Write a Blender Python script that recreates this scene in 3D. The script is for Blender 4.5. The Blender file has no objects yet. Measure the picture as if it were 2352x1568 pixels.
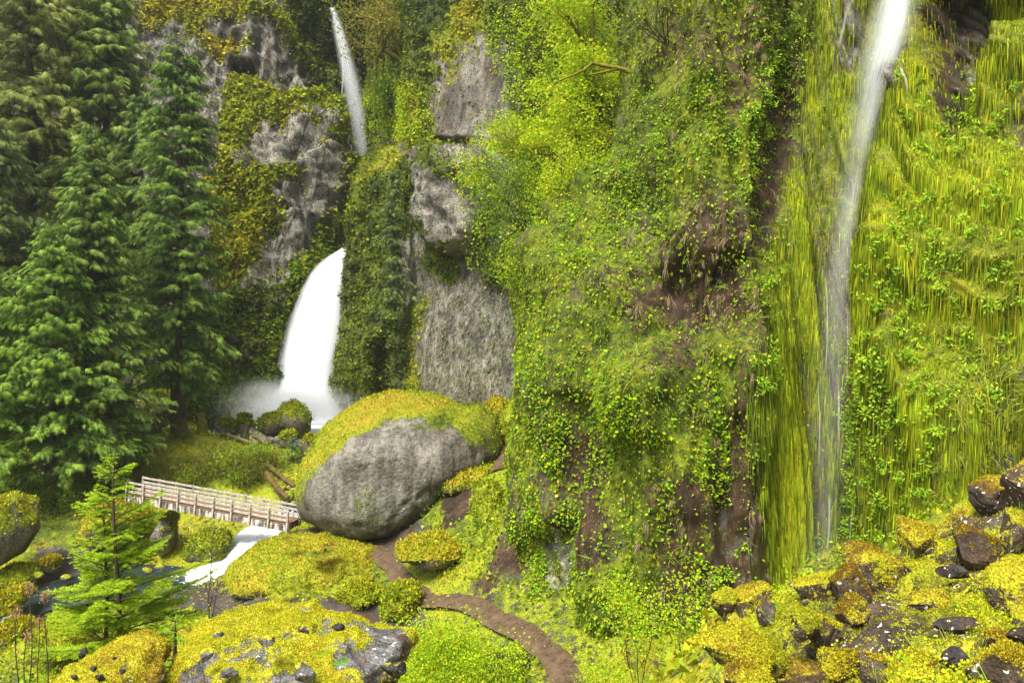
import bpy, bmesh, math
import numpy as np
from mathutils import Vector, Matrix

sc = bpy.context.scene
# ------------------------------------------------------------------ camera, sky, sun, exposure
# picture frame used for measuring: 2352 x 1568; focal length in those pixels F, horizon row HY
F, CX, HY, CZ = 1829.0, 1176.0, 640.0, 12.0
cam_d = bpy.data.cameras.new("camera"); cam = bpy.data.objects.new("camera", cam_d)
sc.collection.objects.link(cam)
cam.location = (0, 0, CZ); cam.rotation_euler = (math.radians(90), 0, 0)
cam_d.sensor_width = 36; cam_d.lens = 36 * F / 2352; cam_d.shift_y = (HY - 784) / 2352
cam_d.clip_start = 0.1; cam_d.clip_end = 600
sc.camera = cam
SUN_EL, SUN_AZ = math.radians(58), math.radians(215)     # azimuth clockwise from +Y
w = bpy.data.worlds.new("World"); sc.world = w; w.use_nodes = True
_n = w.node_tree.nodes; _l = w.node_tree.links; _n.clear()
sky = _n.new('ShaderNodeTexSky'); sky.sky_type = 'NISHITA'; sky.sun_disc = False
sky.sun_elevation = SUN_EL; sky.sun_rotation = SUN_AZ; sky.air_density = 1.0; sky.dust_density = 3.0; sky.ozone_density = 1.0
hs = _n.new('ShaderNodeHueSaturation'); hs.inputs['Saturation'].default_value = 0.35   # cloud cover takes the blue out
bg = _n.new('ShaderNodeBackground'); bg.inputs['Strength'].default_value = 0.055
wo = _n.new('ShaderNodeOutputWorld')
_l.new(sky.outputs[0], hs.inputs['Color']); _l.new(hs.outputs[0], bg.inputs[0]); _l.new(bg.outputs[0], wo.inputs[0])
sun_d = bpy.data.lights.new("sun", 'SUN'); sun_d.energy = 1.5; sun_d.angle = math.radians(22); sun_d.color = (1.0, 0.96, 0.88)
sun = bpy.data.objects.new("sun", sun_d); sc.collection.objects.link(sun)
_d = Vector((math.sin(SUN_AZ) * math.cos(SUN_EL), math.cos(SUN_AZ) * math.cos(SUN_EL), math.sin(SUN_EL)))
sun.rotation_euler = (-_d).to_track_quat('-Z', 'Y').to_euler(); sun.location = (0, -10, 60)
sc.view_settings.view_transform = 'Standard'; sc.view_settings.look = 'None'
sc.view_settings.gamma = 1; sc.view_settings.use_curve_mapping = False
sc.view_settings.exposure = 2.25
cy = sc.cycles
cy.max_bounces = 6; cy.diffuse_bounces = 3; cy.glossy_bounces = 2; cy.transmission_bounces = 4
cy.transparent_max_bounces = 24; cy.volume_bounces = 1; cy.use_denoising = True
cy.volume_step_rate = 2.0; cy.caustics_reflective = False; cy.caustics_refractive = False

# ------------------------------------------------------------------ helpers: maths
RNG = np.random.default_rng(7)
def P(px, py, Y): return np.array([(px - CX) / F * Y, Y, CZ + (HY - py) / F * Y])
def proj(v):
    Y = np.maximum(v[..., 1], 0.5)
    return CX + v[..., 0] / Y * F, HY - (v[..., 2] - CZ) / Y * F
def sstep(a, b, x): t = np.clip((x - a) / (b - a), 0, 1); return t * t * (3 - 2 * t)
def unit(v): return v / np.maximum(np.linalg.norm(v, axis=-1, keepdims=True), 1e-9)
_TAB = np.random.default_rng(99).random(65536).astype(np.float32)
def _h(ix, iy, iz, s):
    return _TAB[(ix * 7919 + iy * 25931 + iz * 52361 + int(s) * 3571) & 65535]
def noise(p, s=0):
    p = np.asarray(p, np.float32); i = np.floor(p).astype(np.int32); f = p - i; f = f * f * f * (f * (f * 6 - 15) + 10)
    b = i[..., 0] * np.int32(7919) + i[..., 1] * np.int32(25931) + i[..., 2] * np.int32(52361) + np.int32(int(s) * 3571 % 65536)
    u, v, w_ = f[..., 0], f[..., 1], f[..., 2]
    def c(a, d, e): return _TAB[(b + np.int32(a * 7919 + d * 25931 + e * 52361)) & 65535]
    x00 = c(0,0,0) * (1-u) + c(1,0,0) * u; x10 = c(0,1,0) * (1-u) + c(1,1,0) * u
    x01 = c(0,0,1) * (1-u) + c(1,0,1) * u; x11 = c(0,1,1) * (1-u) + c(1,1,1) * u
    return ((x00 * (1-v) + x10 * v) * (1-w_) + (x01 * (1-v) + x11 * v) * w_) * 2 - 1
def fbm(p, s=0, o=4, lac=2.03, g=0.5):
    p = np.asarray(p, np.float32); a, t, n = 1.0, 0, 0
    for k in range(o):
        t = t + a * noise(p * lac ** k, s + 17 * k); n += a; a *= g
    return t / n
def billow(p, s=0, o=3):
    p = np.asarray(p, np.float32); a, t, n = 1.0, 0, 0
    for k in range(o):
        t = t + a * (1 - np.abs(noise(p * 2.1 ** k, s + 31 * k)) * 2); n += a; a *= .5
    return t / n
def poly(px, py, pts, soft=12, warp=0.0, seed=0):
    """soft inside-mask of a polygon given in picture pixels"""
    pts = np.asarray(pts, float); g = soft * 1.7 + warp * 2.3
    box = (px > pts[:, 0].min() - g) & (px < pts[:, 0].max() + g) & (py > pts[:, 1].min() - g) & (py < pts[:, 1].max() + g)
    out = np.zeros(np.shape(px))
    if box.any(): out[box] = _poly(px[box], py[box], pts, soft, warp, seed)
    return out
def _poly(px, py, pts, soft, warp, seed):
    soft = soft * 1.6
    if warp:
        q = np.stack([px / 60, py / 60, np.full_like(px, seed * 3.7)], -1); warp = warp * 2.2
        px = px + warp * fbm(q, 11 + seed, 4, 2.3, .6); py = py + warp * fbm(q, 29 + seed, 4, 2.3, .6)
    d2 = np.full(px.shape, 1e12); ins = np.zeros(px.shape, bool); n = len(pts)
    for k in range(n):
        a, b = pts[k], pts[(k + 1) % n]; ex, ey = b - a; wx, wy = px - a[0], py - a[1]
        t = np.clip((wx * ex + wy * ey) / (ex * ex + ey * ey + 1e-9), 0, 1)
        d2 = np.minimum(d2, (wx - ex * t) ** 2 + (wy - ey * t) ** 2)
        c = ((a[1] > py) != (b[1] > py)) & (px < (b[0] - a[0]) * (py - a[1]) / (b[1] - a[1] + 1e-12) + a[0]); ins ^= c
    d = np.sqrt(d2) * np.where(ins, 1, -1)
    return sstep(-soft, soft, d)
def blob(px, py, cx, cy_, rx, ry): return np.exp(-(((px - cx) / rx) ** 2 + ((py - cy_) / ry) ** 2))

# ------------------------------------------------------------------ helpers: objects
COL = sc.collection
def link(o, parent=None):
    COL.objects.link(o)
    if parent is not None: o.parent = parent
    return o
def mesh(name, V, Fc, mat, parent=None, attrs=None, smooth=True, uv=None):
    """V (n,3); Fc (m,k) uniform polygons, or list of such arrays; attrs {name: (n,4)}"""
    V = np.asarray(V, np.float32); me = bpy.data.meshes.new(name)
    Fl = Fc if isinstance(Fc, list) else [Fc]
    me.vertices.add(len(V)); me.vertices.foreach_set('co', V.ravel())
    li = np.concatenate([f.ravel() for f in Fl]).astype(np.int32)
    tot = np.concatenate([np.full(len(f), f.shape[1], np.int32) for f in Fl])
    me.loops.add(len(li)); me.loops.foreach_set('vertex_index', li)
    me.polygons.add(len(tot)); me.polygons.foreach_set('loop_start', np.concatenate([[0], np.cumsum(tot)[:-1]]).astype(np.int32))
    me.polygons.foreach_set('use_smooth', np.full(len(tot), smooth))
    for k, a in (attrs or {}).items():
        at = me.attributes.new(k, 'FLOAT_COLOR', 'POINT'); at.data.foreach_set('color', np.asarray(a, np.float32).ravel())
    if uv is not None:
        l = me.uv_layers.new(name='UVMap'); l.data.foreach_set('uv', np.asarray(uv, np.float32)[li].ravel())
    me.update(calc_edges=True); me.validate(clean_customdata=False)
    if mat is not None: me.materials.append(mat)
    return link(bpy.data.objects.new(name, me), parent)
def tag(o, label=None, cat=None, group=None, kind=None):
    if label: o['label'] = label
    if cat: o['category'] = cat
    if group: o['group'] = group
    if kind: o['kind'] = kind
    return o
def thing(name, label, cat, loc=(0, 0, 0), group=None):
    o = link(bpy.data.objects.new(name, None)); o.location = loc; o.empty_display_size = .2
    return tag(o, label, cat, group)

class Scatter:
    """collects many small leaf shapes into one mesh with a colour per leaf"""
    def __init__(s): s.V, s.F, s.C, s.n = [], [], [], 0
    def add(s, T, tri, pos, axis, nrm, size, col):
        T = np.asarray(T, np.float32); tri = np.asarray(tri); N = len(pos)
        if N == 0: return
        axis = unit(axis); r = unit(np.cross(axis, nrm)); nn = np.cross(r, axis)
        size = np.broadcast_to(np.asarray(size, np.float32), (N,)) if np.ndim(size) < 2 else size
        if np.ndim(size) == 1: sx = sy = size
        else: sx, sy = size[:, 0], size[:, 1]
        V = (pos[:, None] + (T[None, :, 0] * sx[:, None])[..., None] * r[:, None]
             + (T[None, :, 1] * sy[:, None])[..., None] * axis[:, None] + (T[None, :, 2] * sy[:, None])[..., None] * nn[:, None])
        k = len(T); Fc = (np.arange(N)[:, None, None] * k + tri[None]) + s.n
        c = np.concatenate([np.repeat(np.asarray(col, np.float32), k, 0), np.ones((N * k, 1), np.float32)], 1)
        s.V.append(V.reshape(-1, 3)); s.F.append(Fc.reshape(-1, tri.shape[1])); s.C.append(c); s.n += N * k
    def build(s, name, mat, parent=None, smooth=True):
        if not s.V: return None
        return mesh(name, np.concatenate(s.V), s.F, mat, parent, {'col': np.concatenate(s.C)}, smooth)
LEAF = ([(0,0,0),(.36,.45,-.08),(0,1,-.05),(-.36,.45,-.08)], [(0,1,2),(0,2,3)])
ROUND = ([(0,0,0),(.42,.22,-.06),(.46,.62,-.1),(0,1,-.12),(-.46,.62,-.1),(-.42,.22,-.06)], [(0,1,2),(0,2,3),(0,3,4),(0,4,5)])
NARROW = ([(0,0,0),(.17,.4,-.03),(0,1,-.15),(-.17,.4,-.03)], [(0,1,2),(0,2,3)])
BLADE = ([(-.5,0,0),(.5,0,0),(0,1,0)], [(0,1,2)])
BLADE2 = ([(-.5,0,0),(.5,0,0),(.38,.5,.12),(-.38,.5,.12),(0,1,-.1)], [(0,1,2),(0,2,3),(3,2,4)])
def _spray():
    V, T = [(0,0,0),(.05,.5,-.10),(0,1,-.38),(-.05,.5,-.10)], [(0,1,2),(0,2,3)]
    for k, t in enumerate((.06,.2,.35,.5,.66)):
        L = .62*(1-t*.55); z = -.02-.25*t*t
        for s_ in (-1,1):
            b = len(V); V.extend([(0,t,z),(s_*.03,t+.13,z-.03),(s_*L*(.80-.15*k*.5),t+L*.55,z-.16-.2*t)]); T.append((b,b+1,b+2))
    return V, T
SPRAY = _spray()

class Tubes:
    def __init__(s): s.V, s.F, s.n = [], [], 0
    def add(s, pts, rad, sides=6, cap=True):
        pts = np.asarray(pts, float); rad = np.broadcast_to(np.asarray(rad, float), (len(pts),)); m = len(pts)
        t = unit(np.gradient(pts, axis=0)); up = np.array([0.13, .21, 1.0]) if abs(t[0][2]) < .9 else np.array([1., .1, 0])
        a = unit(np.cross(t, up)); b = np.cross(t, a); ang = np.arange(sides) / sides * 2 * np.pi
        ring = pts[:, None] + rad[:, None, None] * (np.cos(ang)[None, :, None] * a[:, None] + np.sin(ang)[None, :, None] * b[:, None])
        i = np.arange(m - 1)[:, None] * sides; j = np.arange(sides)[None]; j2 = (j + 1) % sides
        q = np.stack([i + j, i + j2, i + sides + j2, i + sides + j], -1).reshape(-1, 4) + s.n
        s.V.append(ring.reshape(-1, 3)); s.F.append(q); s.n += m * sides
        if cap and sides > 3:
            s.F.append((np.arange(sides)[::-1] + s.n - m * sides)[None]); s.F.append((np.arange(sides) + s.n - sides)[None])
    def build(s, name, mat, parent=None, attrs=None, smooth=True):
        return mesh(name, np.concatenate(s.V), s.F, mat, parent, attrs, smooth) if s.V else None

def catmull(W, us):
    """interpolate along axis 0 at parameters us in [0,n-1]"""
    n = len(W); i = np.clip(np.floor(us).astype(int), 0, n - 2); t = (us - i).reshape((-1,) + (1,) * (W.ndim - 1))
    p0 = W[np.maximum(i - 1, 0)]; p1 = W[i]; p2 = W[i + 1]; p3 = W[np.minimum(i + 2, n - 1)]
    return .5 * (2*p1 + (p2-p0)*t + (2*p0-5*p1+4*p2-p3)*t*t + (3*p1-p0-3*p2+p3)*t**3)
def loft(ctrl, step):
    """ctrl rows of (px,py,Y) -> dense world grid (nv,nu,3)"""
    W = np.array([[P(*c) for c in r] for r in ctrl]); nr, nc = W.shape[:2]
    def params(d, st):
        out = []
        for k, L in enumerate(d): m = max(2, int(round(L / st))); out.append(k + np.arange(m) / m)
        return np.concatenate(out + [[len(d)]])
    dv = np.linalg.norm(np.diff(W, axis=0), axis=2).mean(1); du = np.linalg.norm(np.diff(W, axis=1), axis=2).mean(0)
    sv, su = step if isinstance(step, tuple) else (step, step)
    G = catmull(W, params(dv, sv)); return catmull(G.swapaxes(0, 1), params(du, su)).swapaxes(0, 1)
def grid_faces(nv, nu):
    a = np.arange(nv * nu).reshape(nv, nu)
    return np.stack([a[:-1, :-1], a[1:, :-1], a[1:, 1:], a[:-1, 1:]], -1).reshape(-1, 4)
def grid_normals(G, toward=None):
    n = unit(np.cross(np.gradient(G, axis=1), np.gradient(G, axis=0)))
    c = np.array([0, 0, CZ]) - G
    if toward == 'up': n = n * np.where(n[..., 2:3] < 0, -1, 1)
    elif (n * c).sum(-1).mean() < 0: n = -n
    return n
def sample(V, Fq, dens, n, rng, view=True):
    """n random points on quads, weighted by area x density (per vertex); returns pos, normal, vertex index"""
    a, b, c, d = (V[Fq[:, k]] for k in range(4)) if Fq.shape[1] == 4 else (V[Fq[:, 0]], V[Fq[:, 1]], V[Fq[:, 2]], V[Fq[:, 0]])
    nr = np.cross(c - a, d - b) if Fq.shape[1] == 4 else np.cross(b - a, c - a)
    wt = np.linalg.norm(nr, axis=1) * np.maximum(dens[Fq].mean(1), 0)
    if view:
        px, py = proj((a + c) / 2); wt = wt * ((px > -120) & (px < 2720) & (py > -120) & (py < 1680))
    if wt.sum() <= 0: return np.zeros((0, 3)), np.zeros((0, 3)), np.zeros(0, int)
    f = rng.choice(len(Fq), n, p=wt / wt.sum()); u, v = rng.random((2, n, 1))
    if Fq.shape[1] == 4: p = (a[f]*(1-u) + b[f]*u)*(1-v) + (d[f]*(1-u) + c[f]*u)*v
    else:
        fl = u + v > 1; u = np.where(fl, 1-u, u); v = np.where(fl, 1-v, v); p = a[f] + (b[f]-a[f])*u + (c[f]-a[f])*v
    return p, unit(nr[f]), Fq[f, 0]

# ------------------------------------------------------------------ helpers: materials
class NT:
    def __init__(s, name):
        s.m = bpy.data.materials.new(name); s.m.use_nodes = True; s.t = s.m.node_tree; s.t.nodes.clear(); s.out = s.n('OutputMaterial')
    def n(s, ty, **kw):
        nd = s.t.nodes.new('ShaderNode' + ty)
        for k, v in kw.items(): setattr(nd, k, v)
        return nd
    def l(s, a, b): s.t.links.new(a, b)
    def val(s, inp, v):
        if hasattr(v, 'is_output') or hasattr(v, 'links'): s.l(v, inp)
        else: inp.default_value = v
    def math(s, op, a, b=0.0, clamp=False):
        nd = s.n('Math', operation=op, use_clamp=clamp); s.val(nd.inputs[0], a); s.val(nd.inputs[1], b); return nd.outputs[0]
    def mix(s, f, a, b, blend='MIX'):
        nd = s.n('Mix', data_type='RGBA', blend_type=blend); s.val(nd.inputs[0], f)
        s.val(nd.inputs[6], a if not isinstance(a, tuple) else (*a, 1)[:4]); s.val(nd.inputs[7], b if not isinstance(b, tuple) else (*b, 1)[:4]); return nd.outputs[2]
    def mapr(s, v, a, b, c=0.0, d=1.0, smooth=False):
        nd = s.n('MapRange', interpolation_type='SMOOTHSTEP' if smooth else 'LINEAR'); s.val(nd.inputs[0], v)
        for k, x in zip((1, 2, 3, 4), (a, b, c, d)): nd.inputs[k].default_value = x
        return nd.outputs[0]
    def noise(s, co, scale, detail=6, rough=.6, dist=0.0):
        nd = s.n('TexNoise'); s.l(co, nd.inputs['Vector']); nd.inputs['Scale'].default_value = scale
        nd.inputs['Detail'].default_value = detail; nd.inputs['Roughness'].default_value = rough; nd.inputs['Distortion'].default_value = dist
        return nd.outputs[0]
    def vor(s, co, scale, feat='F1', rnd=1.0):
        nd = s.n('TexVoronoi', feature=feat); s.l(co, nd.inputs['Vector']); nd.inputs['Scale'].default_value = scale
        nd.inputs['Randomness'].default_value = rnd; return nd
    def mixv(s, co, n, amt):
        v = s.n('VectorMath', operation='ADD'); s.l(co, v.inputs[0]); c = s.n('CombineXYZ'); m = s.math('MULTIPLY', n, amt * 3); s.l(m, c.inputs[0]); s.l(m, c.inputs[2]); s.l(c.outputs[0], v.inputs[1]); return v.outputs[0]
    def ramp(s, f, stops):
        nd = s.n('ValToRGB'); s.val(nd.inputs[0], f); e = nd.color_ramp.elements
        while len(e) < len(stops): e.new(.5)
        for k, (p_, c) in enumerate(stops): e[k].position = p_; e[k].color = (*c, 1)
        return nd.outputs[0]
    def co(s, scale=None):
        o = s.n('TexCoord').outputs['Object']; m_ = s.n('Mapping'); m_.inputs['Scale'].default_value = [c / 1.4 for c in (scale or (1, 1, 1))]   # the scene is enlarged 1.4 times at the end
        s.l(o, m_.inputs[0]); return m_.outputs[0]
    def done(s, surf=None, vol=None):
        if surf is not None: s.l(surf, s.out.inputs[0])
        if vol is not None: s.l(vol, s.out.inputs[1])
        return s.m

def foliage_mat(name, trans=.35, rough=.5, spec=.3, var=.25):
    t = NT(name); a = t.n('Attribute', attribute_name='col').outputs['Color']
    nz = t.noise(t.co(), 3.0, 3); c = t.mix(1.0, a, t.ramp(nz, [(0.25, (1-var,)*3), (.75, (1+var*.4,)*3)]), 'MULTIPLY')
    p = t.n('BsdfPrincipled'); t.l(c, p.inputs['Base Color']); p.inputs['Roughness'].default_value = rough
    p.inputs['Specular IOR Level'].default_value = spec
    tr = t.n('BsdfTranslucent'); t.l(c, tr.inputs[0]); mx = t.n('MixShader'); mx.inputs[0].default_value = trans
    t.l(p.outputs[0], mx.inputs[1]); t.l(tr.outputs[0], mx.inputs[2]); return t.done(mx.outputs[0])

GREY = [(.37, (.022,.020,.016)), (.46, (.10,.093,.078)), (.54, (.215,.20,.17)), (.64, (.44,.42,.37))]
BROWN = [(.36, (.014,.009,.005)), (.5, (.05,.029,.016)), (.66, (.13,.08,.045))]
MOSS = [(.0, (.035,.05,.006)), (.25, (.10,.135,.007)), (.5, (.24,.28,.008)), (.72, (.30,.28,.011)), (.9, (.33,.26,.014)), (1., (.34,.19,.018))]
def rock_mat(name, scale=1.0, grey=GREY, brown=BROWN, moss=MOSS, bump=.6, vertical=1.0, lichen=0.0, mossfreq=1.0, bdist=.12, cracks=.55):
    """rock with moss: attribute zone = (moss cover, moss hue, brown soil / dark rock, wet)"""
    t = NT(name); z = t.n('Attribute', attribute_name='zone'); sp = t.n('SeparateColor'); t.l(z.outputs['Color'], sp.inputs[0])
    co = t.co(); cov = t.co((1, 1, vertical)) if vertical != 1 else co
    mid = t.noise(cov, 2.2 * scale, 5, .72); fine = t.noise(co, 14 * scale, 2, .7)
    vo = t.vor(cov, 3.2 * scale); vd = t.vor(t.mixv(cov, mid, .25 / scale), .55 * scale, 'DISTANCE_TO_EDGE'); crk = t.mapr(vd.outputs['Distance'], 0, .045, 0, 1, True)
    rk = t.math('ADD', t.math('MULTIPLY', mid, .55), t.math('MULTIPLY', fine, .47))
    gcol = t.ramp(rk, grey); bcol = t.ramp(t.math('ADD', t.math('MULTIPLY', mid, .6), t.math('MULTIPLY', fine, .4)), brown)
    bf = t.mapr(t.math('ADD', sp.outputs[2], t.math('MULTIPLY', t.math('SUBTRACT', mid, .5), 2.0)), .3, .7)
    rock = t.mix(bf, gcol, bcol); stn = t.mapr(t.noise(t.co((1, 1, .18)), .8 * scale, 3, .6), .40, .62, .55, 1.15)
    rock = t.mix(1.0, rock, t.ramp(stn, [(0, (0, 0, 0)), (1, (1, .97, .92))]), 'MULTIPLY'); rock = t.mix(t.math('MULTIPLY', t.math('SUBTRACT', 1.0, crk), cracks), rock, (.03, .025, .02))  # crack lines tinted dark: the shade inside them put into the colour
    if lichen > 0:
        lv = t.noise(co, 5.5 * scale, 2, .4, .3)
        lf = t.mapr(lv, .70 - lichen * .08, .715 - lichen * .08); rock = t.mix(lf, rock, (.62, .58, .52))
    mn = t.noise(co, 2.6 * scale * mossfreq, 5, .75)
    mf = t.mapr(t.math('ADD', sp.outputs[0], t.math('MULTIPLY', t.math('SUBTRACT', mn, .5), 2.6)), .40, .62, smooth=True)
    hue = t.math('ADD', sp.outputs[1], t.math('MULTIPLY', t.math('SUBTRACT', t.noise(co, 1.6 * scale * mossfreq, 3, .7), .5), 1.3))
    mc = t.ramp(hue, moss); mval = t.ramp(t.noise(co, 15 * scale * mossfreq, 2, .75), [(.3, (.35,)*3), (.7, (1.4,)*3)])
    mc = t.mix(1.0, mc, mval, 'MULTIPLY')
    colr = t.mix(mf, rock, mc)
    p = t.n('BsdfPrincipled'); t.l(colr, p.inputs['Base Color'])
    t.l(t.mapr(z.outputs['Alpha'], 0, 1, .88, .28), p.inputs['Roughness'])
    t.l(t.mapr(z.outputs['Alpha'], 0, 1, .25, .6), p.inputs['Specular IOR Level'])
    hr = t.math('ADD', t.math('MULTIPLY', mid, .9), t.math('ADD', t.math('MULTIPLY', vo.outputs['Distance'], .35), t.math('ADD', t.math('MULTIPLY', fine, .22), t.math('MULTIPLY', crk, .8 * cracks))))
    hm = t.math('ADD', t.math('MULTIPLY', t.noise(co, 7 * scale * mossfreq, 2, .75), 1.0), .4)
    hh = t.n('Mix', data_type='FLOAT'); t.l(mf, hh.inputs[0]); t.l(hr, hh.inputs[2]); t.l(hm, hh.inputs[3])
    b = t.n('Bump'); b.inputs['Strength'].default_value = bump; b.inputs['Distance'].default_value = bdist / scale ** .5
    t.l(hh.outputs[0], b.inputs['Height']); t.l(b.outputs[0], p.inputs['Normal'])
    return t.done(p.outputs[0])
def plain_mat(name, stops, scale=6, stretch=None, rough=.85, bump=.4, spec=.2, bdist=.02):
    t = NT(name); co = t.co(stretch); a = t.noise(co, scale, 8, .7); c = t.ramp(a, stops)
    p = t.n('BsdfPrincipled'); t.l(c, p.inputs['Base Color']); p.inputs['Roughness'].default_value = rough; p.inputs['Specular IOR Level'].default_value = spec
    b = t.n('Bump'); b.inputs['Strength'].default_value = bump; b.inputs['Distance'].default_value = bdist
    t.l(a, b.inputs['Height']); t.l(b.outputs[0], p.inputs['Normal']); return t.done(p.outputs[0])

M = {}
M['leaf'] = foliage_mat('leaf_green', .42, .55, .15)
M['needle'] = foliage_mat('conifer_needle', .25, .6, .2)
M['mossleaf'] = foliage_mat('moss_strand', .3, .8, .1)
M['dry'] = foliage_mat('dry_grass', .25, .8, .1)
SHADEMOSS = [(p_, tuple(c_ * .70 for c_ in m_)) for p_, m_ in MOSS]   # moss darkened: shade in the gaps under the leaves put into the colour
M['far_cliff'] = rock_mat('far_cliff_rock', .55, moss=SHADEMOSS, bump=1.0, vertical=.5, bdist=.3, cracks=.4)
M['mid_cliff'] = rock_mat('mid_cliff_rock', .8, moss=SHADEMOSS, bump=1.0, vertical=.45, bdist=.25, cracks=.3)
M['near_cliff'] = rock_mat('near_cliff_rock', 1.6, moss=SHADEMOSS, bump=.8, vertical=.4, bdist=.1, mossfreq=1.3, cracks=.2)
M['boulder'] = rock_mat('mossy_boulder', 1.0, bump=.8, bdist=.12, cracks=0)
M['bigrock'] = rock_mat('chipped_boulder', 2.3, grey=[(.36, (.045,.041,.034)), (.46, (.15,.14,.12)), (.55, (.25,.237,.205)), (.66, (.40,.38,.335))], bump=1.0, bdist=.18, cracks=0)
TALUSMOSS = [(.0, (.10,.07,.008)), (.25, (.14,.14,.008)), (.5, (.30,.31,.010)), (.72, (.46,.42,.018)), (.86, (.30,.22,.012)), (1., (.13,.075,.010))]
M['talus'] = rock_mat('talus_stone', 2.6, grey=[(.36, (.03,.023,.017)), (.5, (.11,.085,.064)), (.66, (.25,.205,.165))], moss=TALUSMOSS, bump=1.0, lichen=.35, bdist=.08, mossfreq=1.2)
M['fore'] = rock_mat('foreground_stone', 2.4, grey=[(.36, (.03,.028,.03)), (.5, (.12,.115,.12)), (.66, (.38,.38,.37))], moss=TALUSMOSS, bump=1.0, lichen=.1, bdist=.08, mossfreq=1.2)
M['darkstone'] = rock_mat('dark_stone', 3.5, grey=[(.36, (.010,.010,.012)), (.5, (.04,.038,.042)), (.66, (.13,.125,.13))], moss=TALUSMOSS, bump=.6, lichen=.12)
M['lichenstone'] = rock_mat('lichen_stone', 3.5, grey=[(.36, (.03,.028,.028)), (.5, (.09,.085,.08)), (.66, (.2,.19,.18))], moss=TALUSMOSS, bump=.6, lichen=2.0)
M['ground'] = rock_mat('valley_ground', 1.2, grey=[(.25, (.03,.026,.024)), (.5, (.075,.066,.06)), (.75, (.15,.135,.12))], bump=.7, cracks=0)
M['bark'] = plain_mat('bark', [(.3, (.02,.013,.009)), (.6, (.07,.05,.036)), (.8, (.13,.10,.075))], 9, (1, 1, .12), bump=.8)
M['mossbark'] = plain_mat('moss_bark', [(.3, (.06,.05,.01)), (.55, (.20,.17,.02)), (.8, (.34,.28,.04))], 12, bump=.8)
M['twig'] = plain_mat('twig', [(.3, (.03,.02,.012)), (.7, (.11,.08,.05))], 14, bump=.3)
M['logwood'] = plain_mat('weathered_log', [(.3, (.07,.045,.032)), (.5, (.20,.15,.115)), (.75, (.42,.35,.30))], 5, (1, 1, 1), bump=.5)

# ================================================================== SETTING: terrain
def IP(px, xs, ys): return np.interp(px, xs, ys)
_pix = [(690,1222,37.7),(860,1260,35.4),(930,1330,31.6),(1000,1385,29.2),(1150,1425,26.5),(1230,1455,24.8),(1285,1500,23.3),(1315,1560,22),
    (1150,1070,36),(1160,1000,42),(1140,985,44),(1100,1250,31),(1060,1120,36),(1030,1330,29.5),(1180,1120,33),(1180,1340,27.5),
    (820,1248,36),(900,1222,37.5),(700,1400,29),(800,1390,30),(560,1372,31.5),(430,1350,34),
    (100,1285,39.5),(300,1255,41.5),(250,1170,44.5),(100,1120,46),(450,1085,47.5),(600,1105,47),(410,992,52),(300,1020,51),(100,1080,48),(-150,1080,48),
    (560,1010,56),(650,1022,55),(450,952,66),(1000,1000,50),(-250,1000,56),(450,1425,31),(600,1440,28),(300,1480,28),(100,1455,30),(60,1540,27),
    (2352,1568,6),(2000,1568,6.5),(1720,1568,7),(2352,1310,10),(2000,1370,10.5),(1720,1430,10.5),(1670,1365,12),(1950,1310,12.5),(2150,1200,14.5),(2352,1080,16.5)]
_ctl = [P(*q) for q in _pix]
# stream bed, pool bed and the slope below the camera, as X, Y, Z
_ctl += [P(430,1335,36) - (0,0,.5), P(600,1225,40.5) - (0,0,.5), P(665,1150,44.8) - (0,0,.5), P(700,1010,58) - (0,0,.6), P(690,975,64) - (0,0,.9),
    P(600,968,65.5) - (0,0,.9), P(780,960,66.5) - (0,0,.9), P(350,1335,36.5) - (0,0,.5), P(200,1350,36.3) - (0,0,.5), P(60,1385,35.5) - (0,0,.5), P(-20,1480,32.7) - (0,0,.5), P(-250,1600,28) - (0,0,.5)]
_ctl += [np.array(q, float) for q in [(0,0,10.4),(-3,0,9.6),(3,0,10.7),(8,0,11.3),(0,-6,11.2),(-9,0,7.5),(12,6,9.6),(-14,-4,6),(14,12,9.0),
    ((1700-CX)/F*15,15,4.4),((1700-CX)/F*19,19,1.8),((2000-CX)/F*17,17,5.6),((2000-CX)/F*20,20,4.6),((1450-CX)/F*9,9,5.6),((1450-CX)/F*14,14,2.8),((1500-CX)/F*19,19,1.2),(0.1,10,4.8),(0.2,15,2.3),(0.2,20,.7),(0.1,4,8.6),
    (-3.5,11,4.9),(-5.5,11.5,5.0),(-6,9.5,5.6),(-8,16,3.6),(-8,20,1.0),(-11,23,-.1),(-13,20,.8),(-20,12,2),(-2,4,8.2),(-3,17,2.6),(-2.5,24,.5),(0.4,24,.35),
    (-45,40,1),(-45,70,4),(-30,28,-3.4),(-45,20,-3),(20,30,1),(20,60,3),(0,100,6),(-40,100,6),(25,0,12)]]
_ctl = np.array(_ctl)
def _tps(r2): return np.where(r2 > 1e-9, .5 * r2 * np.log(np.maximum(r2, 1e-9)), 0)
_XY, _Z = _ctl[:, :2], _ctl[:, 2]; _nn = len(_XY)
_K = _tps(((_XY[:, None] - _XY[None]) ** 2).sum(-1)) + np.eye(_nn) * .6
_A = np.block([[_K, np.ones((_nn, 1)), _XY], [np.ones((1, _nn)), np.zeros((1, 3))], [_XY.T, np.zeros((2, 3))]])
_W = np.linalg.solve(_A, np.concatenate([_Z, np.zeros(3)]))
def ground_z(x, y):
    x = np.asarray(x, float); y = np.asarray(y, float); z = _W[_nn] + _W[_nn+1] * x + _W[_nn+2] * y
    for k in range(_nn): z = z + _W[k] * _tps((x - _XY[k, 0]) ** 2 + (y - _XY[k, 1]) ** 2)
    return z
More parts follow.
